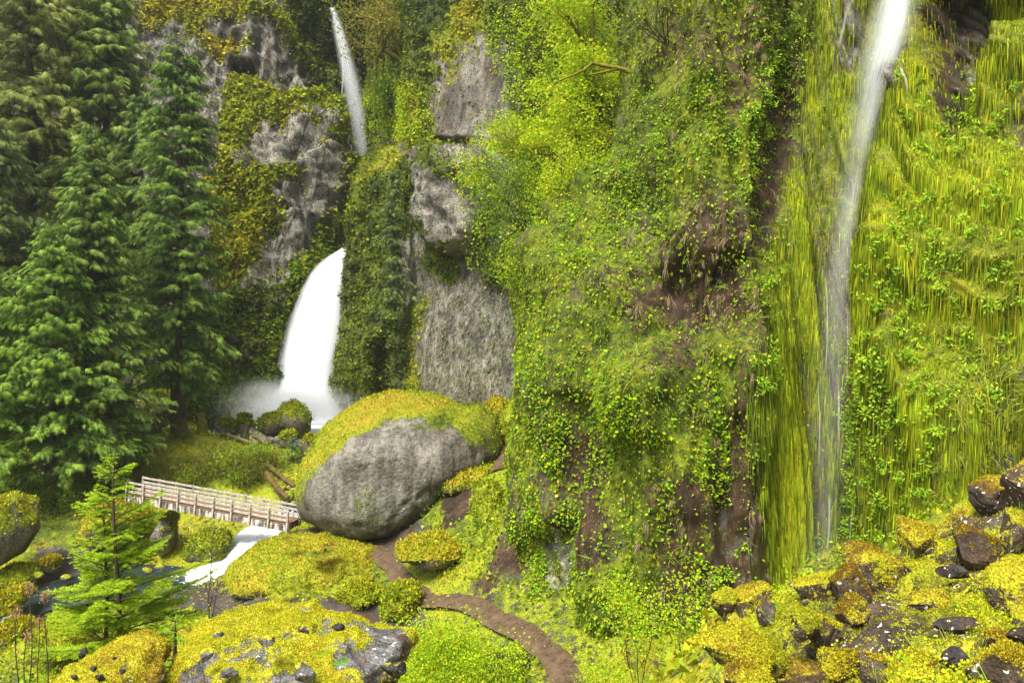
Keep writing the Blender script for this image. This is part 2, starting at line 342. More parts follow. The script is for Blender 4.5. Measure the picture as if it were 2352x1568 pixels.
# walking path, as picture positions on the ground
PATH_A = [(660,1214,38.6),(700,1220,37.8),(780,1236,36.6),(860,1262,35.2),(900,1298,33.2),(935,1335,31.4),(985,1378,29.5),(1060,1405,28.2),(1150,1425,26.5),(1222,1448,25),(1262,1478,23.9),(1290,1515,22.9),(1312,1570,21.8),(1320,1640,20.4)]
PATH_B = [(1128,984,45),(1150,1000,42),(1162,1030,39),(1158,1060,36.6),(1146,1085,35.4)]
def path_line(pts, n=60):
    W_ = np.array([P(*q) for q in pts]); return catmull(W_, np.linspace(0, len(W_) - 1, n))
PA, PB = path_line(PATH_A, 120), path_line(PATH_B, 40)
def dist_line(x, y, L):
    d = np.full(np.shape(x), 1e9)
    for q in L: d = np.minimum(d, np.hypot(x - q[0], y - q[1]))
    return d
def sheet(name, G, mat, disp, zone, kind='structure', up=False):
    nv, nu = G.shape[:2]; n = grid_normals(G, 'up' if up else None); V = G.reshape(-1, 3); N = n.reshape(-1, 3)
    px, py = proj(V); V = V + N * disp(V, px, py)[:, None]
    Z = zone(V, px, py, N); Fc = grid_faces(nv, nu)
    o = mesh(name, V, Fc, mat, None, {'zone': np.clip(Z, 0, 1)}); o['kind'] = kind
    n2 = grid_normals(V.reshape(nv, nu, 3), 'up' if up else None).reshape(-1, 3)
    return o, V, Fc, n2, Z
def zz(*a): return np.stack(np.broadcast_arrays(*[np.asarray(x, float) for x in a]), -1)

gx = np.linspace(-44, 22, 270); gy = np.concatenate([np.arange(-8, 4, .6), 4 + np.cumsum(np.linspace(.12, .34, 270))]); gy = gy[gy < 96]
gX, gY = np.meshgrid(gx, gy); gZ = ground_z(gX, gY)
gX = gX.astype(float); gY = gY.astype(float)
_dp = np.minimum(dist_line(gX, gY, PA), dist_line(gX, gY, PB) + .35)
_fl = sstep(1.6, .7, _dp)
_tal = poly(gX, gY, [(1.2,4.5),(2.2,9),(3.2,13),(5.5,13.5),(7,15),(9.6,17.5),(14,17),(14,3),(3,3)], .5)
_dn = fbm(np.stack([gX * .45, gY * .45, gZ * 0], -1), 3, 5) * .55 + billow(np.stack([gX * 1.3, gY * 1.3, gZ * 0], -1), 5) * .12
gZ = gZ + _dn * (1 - _fl) * (.35 + .65 * sstep(6, 20, gY)) * (1 - .85 * sstep(50, 54, gY) * (gX < -8)) - .25 * sstep(51, 54, gY) * sstep(-9, -13, gX) * sstep(-24, -20, gX) - .35 * _tal
gG = np.stack([gX, gY, gZ], -1)
def gzone(V, px, py, N):
    x, y = V[:, 0], V[:, 1]; p3 = np.stack([x * .35, y * .35, x * 0], -1)
    moss = .82 + .35 * fbm(p3, 41, 3); hue = .48 + .3 * fbm(p3 * .8, 43, 3); br = .35 + .4 * fbm(p3 * 1.6, 47, 3); wet = np.zeros(len(x)) + .05
    grav = np.maximum(poly(px, py, [(640,1395),(700,1375),(800,1372),(890,1385),(960,1405),(960,1450),(860,1450),(640,1425)], 14, 14) * (y > 22),
                      poly(px, py, [(400,1340),(520,1335),(650,1395),(640,1425),(520,1410),(440,1390),(400,1400),(380,1360)], 14, 18) * (y > 22))
    grav = np.maximum(grav, poly(px, py, [(820,1240),(960,1195),(1000,1215),(930,1265),(860,1262)], 8, 6) * (y > 30))
    grav = np.maximum(grav, poly(px, py, [(90,1270),(200,1270),(330,1300),(330,1340),(200,1345),(90,1340)], 10, 10) * (y > 30))
    moss = moss - 1.2 * grav; br = br + .1 * grav
    dirt = poly(px, py, [(1010,1180),(1040,1120),(1095,1120),(1100,1150),(1070,1190),(1010,1215)], 8, 8) * (y > 28)
    dirt = np.maximum(dirt, poly(px, py, [(1150,1250),(1195,1150),(1210,1280),(1170,1320),(1090,1375)], 14, 20) * (y > 24) * .5)
    moss = moss - 1.3 * dirt; br = br + dirt
    hue = hue + .18 * poly(px, py, [(400,1390),(660,1400),(660,1480),(400,1480)], 20, 20) - .12 * (px < 330) * (y > 40)
    return zz(moss, hue, br, wet)
_go, gV, gF, gN, gZo = sheet('ground', gG, M['ground'], lambda V, px, py: fbm(V * 3.1, 8, 3) * .05, gzone, up=True)

# the trodden path: a dirt ribbon a little above the ground
def ribbon_path(name, L, wd):
    t = unit(np.gradient(L, axis=0)); s_ = unit(np.cross(t, np.array([0, 0, 1.]))); k = 9
    u = np.linspace(-1, 1, k); wj = wd * (1 + .18 * fbm(np.stack([L[:, 0] * .8, L[:, 1] * .8, L[:, 2] * 0], -1), 77, 2))
    G = L[:, None] + s_[:, None] * (u[None, :, None] * wj[:, None, None])
    zc = ground_z(G[..., 0], G[..., 1]); zc = zc[:, k // 2][:, None] * .6 + zc * .4
    G[..., 2] = zc + .10 - .10 * np.abs(u)[None] ** 3 + fbm(G * 2.5, 9, 3) * .03
    return sheet(name, G, M['path'], lambda V, px, py: 0 * px, lambda V, px, py, N: zz(0 * px, 0, 1, .1), up=True)[0]
M['path'] = plain_mat('trodden_earth', [(.3, (.045,.028,.015)), (.5, (.10,.065,.036)), (.75, (.17,.115,.068))], 3.5, bump=.7, bdist=.05)
ribbon_path('path', PA, .56); ribbon_path('trail_path', PB, .42)

# ================================================================== SETTING: cliffs
def crag(V, s, k=1.0):
    """blocky broken rock: cells of differing depth, split along slanting joints"""
    q = np.stack([V[:, 0] * .42 + V[:, 2] * .12, V[:, 1] * .15, V[:, 2] * .17 - V[:, 0] * .10], -1) * k
    q = q + .35 * np.stack([fbm(q * 1.3, s + 1, 3), 0 * q[:, 0], fbm(q * 1.3, s + 2, 3)], -1)
    c = np.floor(q).astype(np.int64); f = q - c; h = _h(c[:, 0], c[:, 1] * 0, c[:, 2], s)
    q2 = q * 2.7 + 5.3; c2 = np.floor(q2).astype(np.int64); h2 = _h(c2[:, 0], c2[:, 1] * 0, c2[:, 2], s + 7)
    e = np.minimum(np.minimum(f[:, 0], 1 - f[:, 0]), np.minimum(f[:, 2], 1 - f[:, 2]))
    return (h - .5) * .9 + (h2 - .5) * .45 + (f[:, 2] - .5) * (h - .3) * .5 - sstep(.06, 0, e) * .35
# --- left grey cliff
LCc = [-180, 0, 200, 350, 480, 600, 700, 770]
LCY = {-220: [74,78,82,85,86,87,88,90,93,104], 0: [72,76,80,83,84,85,86,88,91,103], 200: [70,74,78,81,82,83,84.5,87,90,102],
       300: [69,73,77,80,80.5,79.5,80,83,88,100], 450: [68,72,75.5,78,78,77,77,79,84,98], 560: [67,71,74,76,75,74,75,76,78,95],
       700: [66,69,72,74,71.5,70.5,72,74.5,77,92], 850: [65,68,70,71,69,68.5,71,74,77,90], 950: [64,66.5,68,69,66.5,67,71,74,77,90], 1080: [63,65,67,68,65.5,66,71,74,77,90]}
LCe = {-220: 740, 0: 757, 200: 785, 300: 794, 450: 812, 560: 800, 700: 805, 850: 805, 950: 805, 1080: 805}
ctrl = []
for r in LCY: ctrl.append([(x if x < 700 else x, r, y) for x, y in zip([c if c < 770 else min(c, LCe[r] - 18) for c in LCc] + [LCe[r], LCe[r] + 22], LCY[r])])
LEDGE = [(540,205),(600,240),(660,262),(725,290),(750,330),(752,390),(790,420),(800,470),(770,520),(700,600),(560,640),(470,640),(480,400),(500,300)]
MOSSLINE = [(800,560),(720,590),(640,650),(560,650),(480,700),(420,720),(420,1000),(640,1000),(640,820),(680,690),(760,600)]
def ldisp(V, px, py):
    q = V * np.array([.16, .16, .09]); d = fbm(q, 101, 5) * 2.0 + fbm(V * np.array([.8,.8,.35]), 103, 4) * .55
    d += crag(V, 105) + .45 * (1 - 2.2 * np.abs(noise(V * np.array([.9, .9, .38]), 111))) + .22 * (1 - 2.2 * np.abs(noise(V * np.array([2.1, 2.1, 1.1]), 113)))
    d += 4.0 * poly(px, py, LEDGE, 22, 16) * sstep(640, 420, py)
    d -= 3.2 * poly(px, py, [(535,150),(560,140),(585,165),(560,225),(535,235)], 7, 4)
    d -= 1.8 * sstep(9, 0, np.abs(py - (150 + (px - 310) * .33))) * (px > 300) * (px < 600) * (py < 300)
    d += 1.6 * sstep(12, 0, np.abs(px - (640 + (py - 40) * .62))) * (py > 30) * (py < 280)
    d += 2.2 * poly(px, py, [(640,860),(520,880),(440,960),(600,990)], 30) + 1.5 * blob(px, py, 735, 350, 25, 60)
    mossz = np.maximum(lmoss(V, px, py)[0], 0)
    d += mossz * billow(V * .55, 107) * .65 + mossz * billow(V * 1.7, 109) * .22
    return d
def lmoss(V, px, py):
    g = poly(px, py, [(545,215),(610,245),(690,268),(738,305),(748,370),(722,392),(705,335),(650,318),(618,360),(600,420),(650,436),(695,425),(655,500),(610,560),(575,640),(490,660),(495,480),(545,420),(572,370),(558,300)], 16, 26, 1)
    low = poly(px, py, MOSSLINE, 18, 22, 2)
    upr = poly(px, py, [(640,-60),(760,-60),(800,140),(830,330),(815,420),(740,330),(700,170),(660,90)], 14, 18, 3) * .9 * (1 - .9 * poly(px, py, [(690,170),(740,190),(770,300),(740,280),(690,250)], 14, 14, 4))
    top = poly(px, py, [(310,-60),(640,-60),(620,40),(560,55),(500,40),(440,90),(430,30),(380,60),(320,40)], 10, 24, 5) * .75
    st2 = poly(px, py, [(470,70),(560,100),(590,80),(560,130),(520,150),(470,110)], 10, 14, 6) * .7
    line = sstep(16, 4, np.abs(px - (640 + (py - 40) * .62))) * (py > 0) * (py < 290) * .85
    edge = poly(px, py, [(735,395),(800,420),(820,520),(770,560),(700,610),(660,640),(720,560),(750,480)], 12, 16, 7) * .85
    spots = sstep(.3, .6, fbm(V * .28, 121, 4)) * .4
    lft = sstep(330, 250, px) * .6
    m = np.max([g, low, upr, top, st2, line, edge, spots, lft], 0)
    return m, low, g
def lzone(V, px, py, N):
    m, low, g = lmoss(V, px, py); n = fbm(V * .3, 131, 3)
    hue = .38 + .22 * g + .3 * n - .2 * low - .2 * poly(px, py, [(640,-60),(780,-60),(830,330),(720,200)], 20) + .3 * poly(px, py, [(300,-60),(560,-60),(560,160),(300,120)], 20)
    wetdk = np.maximum(poly(px, py, [(805,560),(700,640),(640,780),(560,960),(800,960)], 10), .9 * poly(px, py, [(480,780),(560,680),(640,690),(640,800),(520,900)], 20, 30, 8) * sstep(.0, .3, fbm(V * .5, 133, 3)))
    m = m - wetdk * .75 + .8 * poly(px, py, [(640,800),(520,880),(430,960),(600,990),(650,900)], 14) + .6 * poly(px, py, [(720,600),(770,580),(690,690),(650,790),(640,780),(670,680)], 8)
    dk = wetdk + .55 * sstep(.1, .5, fbm(V * np.array([.5,.5,.15]), 135, 3)) + .9 * poly(px, py, [(530,140),(590,140),(570,235),(530,240)], 8)
    return zz(m, hue, dk, wetdk * .7)
_lo, lV, lF, lN, lZ = sheet('grey_cliff', loft(ctrl, .24), M['far_cliff'], ldisp, lzone)

# --- dark gully behind the upper fall
ctrl = [[(x, y, 103 - abs(x - 800) * .02 - y * .006) for x in (660, 740, 800, 860, 940, 1010)] for y in (-320, -100, 100, 300, 500, 700)]
_bo, bV, bF, bN, bZ = sheet('gully_cliff', loft(ctrl, .45), M['far_cliff'], lambda V, px, py: fbm(V * .3, 151, 4) * 1.6,
    lambda V, px, py, N: zz(.75 - .9 * poly(px, py, [(765,120),(800,60),(850,200),(870,360),(790,420)], 14, 10), .2 + .1 * fbm(V * .4, 153, 2), .8, .5))

# --- middle cliff with the pale slab
MCr = [(-220, 868, [100,86,82,74,70,66,62,56,50]), (0, 866, [98,84,80,72,68,64,60,54,48]), (200, 852, [96,82,78,70,66,62,58,52,47]), (325, 860, [94,81,77,69,65,60.5,57,51,46]),
       (385, 824, [82,72,70,66,62,58.5,55.5,50,45]), (600, 793, [80,69.5,68,65.5,60,56.5,54,49,45]), (800, 781, [79,68,66.5,65,58.5,55.5,53.5,49,45]), (960, 772, [78,67,66,65,57.5,55,53,49,45]), (1090, 770, [78,67,66,65,57,55,53,49,45])]
ctrl = [[(x, r, y) for x, y in zip([e + 30, e, e + 45, 948, 972, 1080, 1210, 1330, 1480], Ys)] for r, e, Ys in MCr]
GREYS = [([(985,400),(1010,385),(1060,420),(1120,470),(1110,560),(1090,585),(1040,590),(1010,520),(985,460)], 9),
         ([(965,720),(1000,650),(1100,640),(1170,650),(1210,700),(1215,980),(965,980)], 12),
         ([(1005,220),(1040,120),(1110,60),(1190,130),(1200,280),(1150,330),(1050,335),(1000,340)], 24), ([(1060,330),(1150,330),(1190,420),(1180,560),(1120,600),(1090,560),(1120,470),(1060,400)], 26),
         ([(930,560),(985,500),(1000,640),(960,720),(920,680)], 14), ([(985,260),(1010,140),(1030,160),(1010,300)], 12), ([(1030,585),(1100,580),(1110,640),(1040,640)], 8), ([(880,300),(960,330),(985,400),(880,330)], 10)]
def mgrey(px, py): return np.max([poly(px, py, g, s_, 20, 20 + k) for k, (g, s_) in enumerate(GREYS)], 0)
def mdisp(V, px, py):
    q = V * np.array([.22, .22, .10]); d = fbm(q, 201, 5) * 1.4 + fbm(V * np.array([1.1,1.1,.4]), 203, 4) * .35
    d += 2.2 * poly(px, py, [(990,360),(1130,370),(1130,560),(1060,585),(1030,590),(1000,520)], 10, 8) + fbm(V * np.array([.9,.9,1.4]), 205, 3) * .6 * poly(px, py, GREYS[0][0], 8)
    d -= 1.3 * sstep(14, 0, np.abs(py - 320 - (px - 980) * .06)) * (px > 970) * (px < 1080)
    d -= 2.0 * poly(px, py, [(855,800),(885,780),(890,900),(870,930),(860,880)], 8, 6)
    g = mgrey(px, py); m = 1 - g; slab = poly(px, py, GREYS[1][0], 14)
    d = d * (1 - .55 * slab) + m * (billow(V * .7, 207) * .5 + billow(V * 2.0, 209) * .18) + slab * fbm(V * np.array([1.6,1.6,.5]), 211, 3) * .22
    return d
def mzone(V, px, py, N):
    g = mgrey(px, py); n = fbm(V * .35, 221, 3); slab = poly(px, py, GREYS[1][0], 12)
    m = 1.0 - (.92 + .13 * np.maximum(slab, poly(px, py, GREYS[0][0], 14))) * g + .35 * n * (1 - slab) + slab * (.02 + .38 * sstep(.1, .5, fbm(V * np.array([1.2,1.2,.35]), 223, 3)))
    gold = np.max([poly(px, py, [(985,330),(1000,100),(1040,-60),(1130,-60),(1090,120),(1040,180),(1010,330)], 18, 16, 31), poly(px, py, [(960,740),(990,640),(1010,560),(1000,700),(975,760),(965,920),(955,920)], 8, 8, 32),
                   poly(px, py, [(820,480),(840,380),(930,320),(990,330),(900,370),(850,420)], 12, 12, 33), .8 * poly(px, py, [(860,250),(900,150),(980,200),(960,300)], 24, 20, 34)], 0)
    hue = .20 + .42 * gold + .28 * n
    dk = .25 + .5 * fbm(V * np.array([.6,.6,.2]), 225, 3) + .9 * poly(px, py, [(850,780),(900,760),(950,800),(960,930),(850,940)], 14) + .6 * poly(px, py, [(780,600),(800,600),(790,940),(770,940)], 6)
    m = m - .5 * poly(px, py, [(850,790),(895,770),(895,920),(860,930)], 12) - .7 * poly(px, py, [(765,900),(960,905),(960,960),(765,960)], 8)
    return zz(m, hue, np.clip(dk, 0, 1) * (1 - .85 * slab), .25 * dk)
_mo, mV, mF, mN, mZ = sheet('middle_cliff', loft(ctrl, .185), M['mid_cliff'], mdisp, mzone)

# --- near right cliff, with the recess of the thin fall
RX = [1205, 1330, 1500, 1740, 1790, 1880, 1975, 2025, 2190, 2352, 2650, 3300]
RYb = [28.5, 24.8, 23.0, 22.3, 23.6, 24.1, 23.4, 21.2, 19.4, 17.8, 14.8, 9.5]
ctrl = []
for r, e, ln in [(-260, 1500, 4.4), (-60, 1478, 3.6), (120, 1440, 2.9), (300, 1388, 2.3), (420, 1340, 1.9), (520, 1292, 1.5), (660, 1236, 1.1), (900, 1208, .6), (1200, 1196, .2), (1360, 1206, 0), (1640, 1206, -.3)]:
    row = [(e + 130, r, IP(e, RX, RYb) + ln + 14), (e + 22, r, IP(e, RX, RYb) + ln + (e - 1205) / 250 * 7 + 3)]
    for px in [e, e + .3 * (1560 - e), e + .65 * (1560 - e), 1600, 1690, 1740, 1790, 1880, 1975, 2025, 2100, 2190, 2352, 2700, 3400]:
        row.append((px, r, IP(px, RX, RYb) + ln + max(0, (e - 1205) / 250 * 7 * (1600 - px) / max(1600 - e, 1))))
    ctrl.append(row)
FALLZ = [(1870,-60),(2105,-60),(2080,120),(2060,300),(2040,500),(2010,680),(1995,900),(1975,1100),(1960,1350),(1770,1350),(1745,1150),(1740,900),(1770,560),(1830,300),(1855,120)]
def rflute(V): return fbm(np.stack([(V[:,0] + V[:,1] * .45) * 3.0, V[:,0] * .5, V[:,2] * .085], -1), 305, 4)
def rdisp(V, px, py):
    q = V * np.array([.45, .45, .22]); d = fbm(q, 301, 5) * .85 + fbm(V * np.array([2.0,2.0,.9]), 303, 4) * .22
    rightw = poly(px, py, [(2095,-200),(2060,300),(2020,640),(1990,900),(1960,1300),(3300,1300),(3300,-200)], 16)
    al = poly(px, py, FALLZ, 18); fl = rflute(V)
    d = d * (1 - .6 * al) * (1 - .75 * rightw) + fl * (.55 * al + 1.15 * rightw)
    rib = fbm(np.stack([(V[:,0] + V[:,1] * .6) * 1.3, V[:,0] * .3, V[:,2] * .16], -1), 313, 4); d += rib * .95 * (1 - al) * (1 - rightw)
    d += np.abs(noise(np.stack([(V[:,0] + V[:,1]*.45) * 5.5, V[:,1]*0, V[:,2] * .2], -1), 307)) * .22 * np.maximum(al, rightw)
    # dark cleft up at the right, the round knob in the fall, the left-hand ribs
    d -= 2.0 * poly(px, py, [(2110,-100),(2240,-100),(2300,30),(2235,140),(2205,260),(2180,330),(2150,300),(2160,180),(2120,120)], 18, 10)
    d += .75 * blob(px, py, 2058, 190, 32, 62)
    d -= 1.0 * poly(px, py, [(1480,620),(1560,600),(1690,600),(1700,760),(1600,770),(1480,790)], 30, 14)
    d += .9 * poly(px, py, [(1400,840),(1480,800),(1560,850),(1530,1000),(1400,1000)], 30)
    d += .5 * sstep(60, 0, np.abs(px - (1265 + (py - 900) * .0))) * (py > 350) - .5 * sstep(36, 0, np.abs(px - 1320)) * (py > 900)
    d -= .7 * poly(px, py, [(1230,1230),(1320,1200),(1330,1430),(1270,1440)], 14, 8)
    d -= .5 * poly(px, py, [(1740,300),(1850,60),(1870,120),(1800,480),(1750,700)], 20, 10)
    mz = rmoss(V, px, py)[0]
    d += np.clip(mz, 0, 1) * (billow(V * 1.6, 309) * .16 + billow(V * 4.5, 311) * .06) * (1 - .85 * rightw) * (1 - .6 * al)
    return d
def rmoss(V, px, py):
    n = fbm(V * .5, 321, 4)
    soil = np.max([.8 * poly(px, py, [(1480,580),(1700,480),(1740,560),(1730,780),(1600,790),(1480,770)], 60, 50, 41), .5 * poly(px, py, [(1680,760),(1745,700),(1740,1120),(1680,1150)], 24, 26, 42), .95 * poly(px, py, [(2115,-100),(2300,-100),(2290,40),(2235,150),(2200,330),(2165,290),(2150,150),(2120,120)], 16, 14, 55), .65 * poly(px, py, [(1770,330),(1850,60),(1880,60),(1860,260),(1800,470),(1745,640),(1720,560)], 16, 16, 43),
                   .35 * poly(px, py, [(1560,20),(1780,20),(1780,200),(1560,220)], 40, 40, 44), .95 * poly(px, py, [(1640,1180),(1740,1120),(1775,1350),(1600,1350)], 16, 18, 45), .7 * poly(px, py, [(1500,1100),(1640,1080),(1640,1400),(1480,1420)], 40, 40, 46),
                   .6 * poly(px, py, [(1290,1000),(1380,1010),(1400,1300),(1310,1300)], 24, 30, 47)], 0)
    grey = poly(px, py, [(1236,1215),(1262,1180),(1290,1260),(1318,1420),(1285,1440),(1255,1320)], 10, 16, 48) * sstep(-.35, .1, fbm(V * 1.7, 349, 3))
    wetrock = np.max([poly(px, py, [(1690,1340),(1715,1230),(1745,1140),(1765,1240),(1775,1350),(1680,1350)], 8, 6, 49), .9 * poly(px, py, [(1640,1190),(1700,1170),(1690,1300),(1650,1320)], 10, 12, 50), .55 * poly(px, py, [(1860,560),(1960,560),(1990,900),(1940,1240),(1870,1240),(1850,900)], 30, 20, 51), .7 * poly(px, py, [(1900,0),(1990,0),(1970,160),(1920,180)], 16, 12, 52),
                      .9 * poly(px, py, [(2120,-100),(2300,-100),(2290,60),(2225,200),(2190,330),(2160,280)], 14, 12, 53), .8 * poly(px, py, [(2290,1060),(2352,1020),(2400,1020),(2400,1150),(2320,1140)], 16, 20, 54), .8 * blob(px, py, 2058, 185, 26, 55)], 0)
    m = .80 + .6 * n - .95 * soil - 1.3 * grey - 1.15 * wetrock
    return m, soil, grey, wetrock
def rzone(V, px, py, N):
    m, soil, grey, wet = rmoss(V, px, py); n = fbm(V * .6, 331, 3); fl = rflute(V)
    al = poly(px, py, FALLZ, 18); rightw = poly(px, py, [(2095,-200),(2060,300),(2020,640),(1990,900),(1960,1300),(3300,1300),(3300,-200)], 16)
    hue = .30 + .2 * n + .18 * al + .20 * rightw + .10 * fl * (al + rightw)
    return zz(m, hue, np.clip(.55 + soil + .3 * wet - 1.4 * grey, 0, 1) * (1 - .45 * wet), np.maximum(wet * .9, .25 * al))
_ro, rV, rF, rN, rZ = sheet('near_cliff', loft(ctrl, (.12, .092)), M['near_cliff'], rdisp, rzone)

# --- mossy talus slope below the camera on the right
tx = np.arange(.6, 12.4, .062); ty = np.arange(3.6, 18, .062); tX, tY = np.meshgrid(tx, ty); tZ = ground_z(tX, tY)
_e = poly(tX, tY, [(1.35,4.7),(2.3,8.3),(3.35,12.6),(5.4,12.9),(6.6,14.2),(9.0,16.6),(13.4,16.6),(13.4,3.8),(3,3.8)], .7)
tG = np.stack([tX, tY, tZ - (1 - _e) * .9], -1)
def tdisp(V, px, py): return fbm(V * .9, 401, 4) * .26 + billow(V * 2.3, 403) * .13 + fbm(V * 7, 405, 3) * .05 - .12
def tzone(V, px, py, N):
    n = fbm(V * 1.1, 411, 4); n2 = fbm(V * 2.2, 413, 3)
    return zz(.60 + .75 * n, .54 + .5 * fbm(V * .8, 415, 3) + .15 * n2, .6 + .5 * n2, .1)
_to, tV, tF, tN, tZo = sheet('mossy_talus', tG, M['talus'], tdisp, tzone, up=True)

# ================================================================== STUFF: cover on the cliffs, ground and talus
MH = np.array([m[0] for m in MOSS]); MCOL = np.array([m[1] for m in MOSS]); TH = np.array([m[0] for m in TALUSMOSS]); TCOL = np.array([m[1] for m in TALUSMOSS])
def moss_rgb(h, g=1.0, tab=None):
    H, C = tab or (MH, MCOL); h = np.clip(h, 0, 1); return np.stack([np.interp(h, H, C[:, k]) for k in range(3)], -1) * g
def jitter(c, rng, v=.25, hue=.12):
    n = len(c); k = 1 + v * rng.standard_normal((n, 1)); d = hue * rng.standard_normal((n, 1)); m = np.concatenate([1 + d, 1 - d * .2, 1 + 0 * d], 1)
    return np.clip(c * np.clip(k, .35, 1.8) * m, .003, .8)
def rv(rng, n): return unit(rng.standard_normal((n, 3)))
UPV, DN = np.array([0, 0, 1.]), np.array([0, 0, -1.])
def cover(sca, V, Fc, N, dens, n, tmpl, size, colf, seed, out=.1, ax=(.7, .3, -.6), nr=(.6, .7, .5), aspect=1.0, view=True):
    """ax = weights of random, normal, up in the leaf axis; nr = of normal, up, random in the leaf's facing"""
    rng = np.random.default_rng(seed); p, fn, vi = sample(V, Fc, dens, n, rng, view); k = len(p)
    if k == 0: return p
    fn = N[vi]; axis = unit(ax[0] * rv(rng, k) + ax[1] * fn + ax[2] * UPV); nrm = unit(nr[0] * fn + nr[1] * UPV + nr[2] * rv(rng, k))
    sz = size[0] + (size[1] - size[0]) * rng.random(k) ** 1.5
    sca.add(*tmpl, p + fn * (rng.random((k, 1)) ** 1.5 * out), axis, nrm, np.stack([sz * aspect, sz], -1), colf(vi, rng))
    return p
def tufts(sca, pos, nrm, rng, blades, length, width, col, droop=.8, spread=.6):
    k = len(pos); i = np.repeat(np.arange(k), blades); m = len(i)
    ax = unit(spread * rv(rng, m) + .5 * nrm[i] + droop * DN * 1.0); L = length * (.5 + .8 * rng.random(m)) * np.repeat(.7 + .6 * rng.random(k), blades)
    sca.add(*BLADE2, pos[i] + .04 * rng.standard_normal((m, 3)), ax, nrm[i] + .3 * rv(rng, m), np.stack([np.full(m, width), L], -1), jitter(np.broadcast_to(col, (m, 3)) if np.ndim(col) == 1 else col[i], rng, .25))

LG, YG, BG_, DG = np.array([.25,.42,.010]), np.array([.40,.48,.010]), np.array([.24,.42,.015]), np.array([.09,.16,.012])
DRYC = np.array([.34,.25,.14])
def pal(cols, wts):
    cols = np.array(cols); wts = np.array(wts) / np.sum(wts)
    return lambda vi, rng: jitter(cols[rng.choice(len(cols), len(vi), p=wts)], rng)
def hued(Z, g=1.25, dh=.0, tab=None): return lambda vi, rng: jitter(moss_rgb(Z[vi, 1] + dh + .1 * rng.standard_normal(len(vi)), g, tab), rng, .3)

# near cliff: round-leaved creepers, hanging moss, dead grass, bright herb clumps
px, py = proj(rV); ribv = fbm(np.stack([(rV[:,0] + rV[:,1] * .6) * 1.3, rV[:,0] * .3, rV[:,2] * .16], -1), 313, 4); clump = sstep(-.15, .3, fbm(rV * np.array([1.3, 1.3, .6]), 501, 4)) * (.25 + 1.2 * sstep(-.25, .25, ribv)); mo, soil, grey, wet = rmoss(rV, px, py)
strip = np.max([poly(px, py, [(1180,1568),(1190,900),(1205,640),(1260,480),(1400,330),(1480,420),(1440,620),(1400,800),(1480,860),(1560,1000),(1440,1200),(1500,1568)], 40, 20, 61), .6 * poly(px, py, [(1450,200),(1740,160),(1730,420),(1480,560)], 40, 20, 62), .55 * poly(px, py, [(1480,800),(1740,820),(1740,1330),(1480,1568)], 40, 30, 63)], 0)
alz = poly(px, py, FALLZ, 14); rw = poly(px, py, [(2095,-200),(2060,300),(2020,640),(1990,900),(1960,1300),(3300,1300),(3300,-200)], 14)
dl = (.18 + strip) * (1 - .85 * alz) * (1 - .8 * rw) * (.12 + clump) * (1 - .6 * np.clip(soil, 0, 1)) * (1 - .7 * grey) * (1 - wet * .8)
S = Scatter()
cover(S, rV, rF, rN, dl, 100000, LEAF, (.035, .145), pal([LG, YG, BG_, DG * 1.6, (.38,.34,.02)], [6, 3, 3, 2, .5]), 511, .16, (.7,.35,-.5), (.55,.75,.5))
cover(S, rV, rF, rN, dl * strip, 15000, ROUND, (.06, .125), pal([LG * 1.1, YG, BG_], [4, 3, 2]), 512, .2, (.6,.4,-.4), (.5,.9,.4))
tag(S.build('creeper_leaves', M['leaf']), 'small round bright green leaves of creepers covering the near cliff', 'leaves', kind='stuff')
S = Scatter()
cover(S, rV, rF, rN, (alz + rw) * (1 - wet * .8) * (1 - .9 * np.clip(soil, 0, 1)) * (.07 + sstep(-.2, .3, rflute(rV))), 150000, BLADE, (.18, .7), hued(rZ, 1.6, -.12), 513, .07, (.06,.07,-1), (1,.1,.6), .065)
cover(S, rV, rF, rN, (1 - alz) * (1 - rw) * np.clip(mo, 0, 1), 44000, LEAF, (.05, .17), hued(rZ, 1.35, .08), 514, .06, (.4,.2,-.8), (1,.2,.4), .8)
tag(S.build('hanging_moss', M['mossleaf']), 'yellow green moss hanging in strands down the near cliff', 'moss', kind='stuff')
S = Scatter(); rng = np.random.default_rng(515)
p, n_, vi = sample(rV, rF, (.1 + .6 * soil + .6 * poly(px, py, [(1430,560),(1700,520),(1730,800),(1450,820)], 30)) * (1 - alz) * (1 - rw) * (px > 1400), 330, rng); tufts(S, p, rN[vi], rng, 14, .32, .014, DRYC * .85, 1.2, .35)
p, n_, vi = sample(rV, rF, (1 - alz) * (1 - rw) * (px > 1300) * (.2 + np.clip(mo, 0, 1)), 1300, rng); tufts(S, p, rN[vi], rng, 12, .32, .020, np.array([.20,.27,.03]), .55, .8)
p, n_, vi = sample(rV, rF, rw * (px > 2150) * (py > 500), 700, rng); tufts(S, p, rN[vi], rng, 12, .28, .018, np.array([.30,.34,.04]), .3, .9)
p, n_, vi = sample(rV, rF, poly(px, py, [(1390,850),(1480,810),(1500,900),(1400,910)], 20, 14), 40, rng); tufts(S, p, rN[vi], rng, 14, .34, .016, np.array([.30,.38,.04]), .5, .8)
tag(S.build('cliff_grass', M['dry']), 'tufts of dead and green grass drooping from the near cliff', 'grass', kind='stuff')
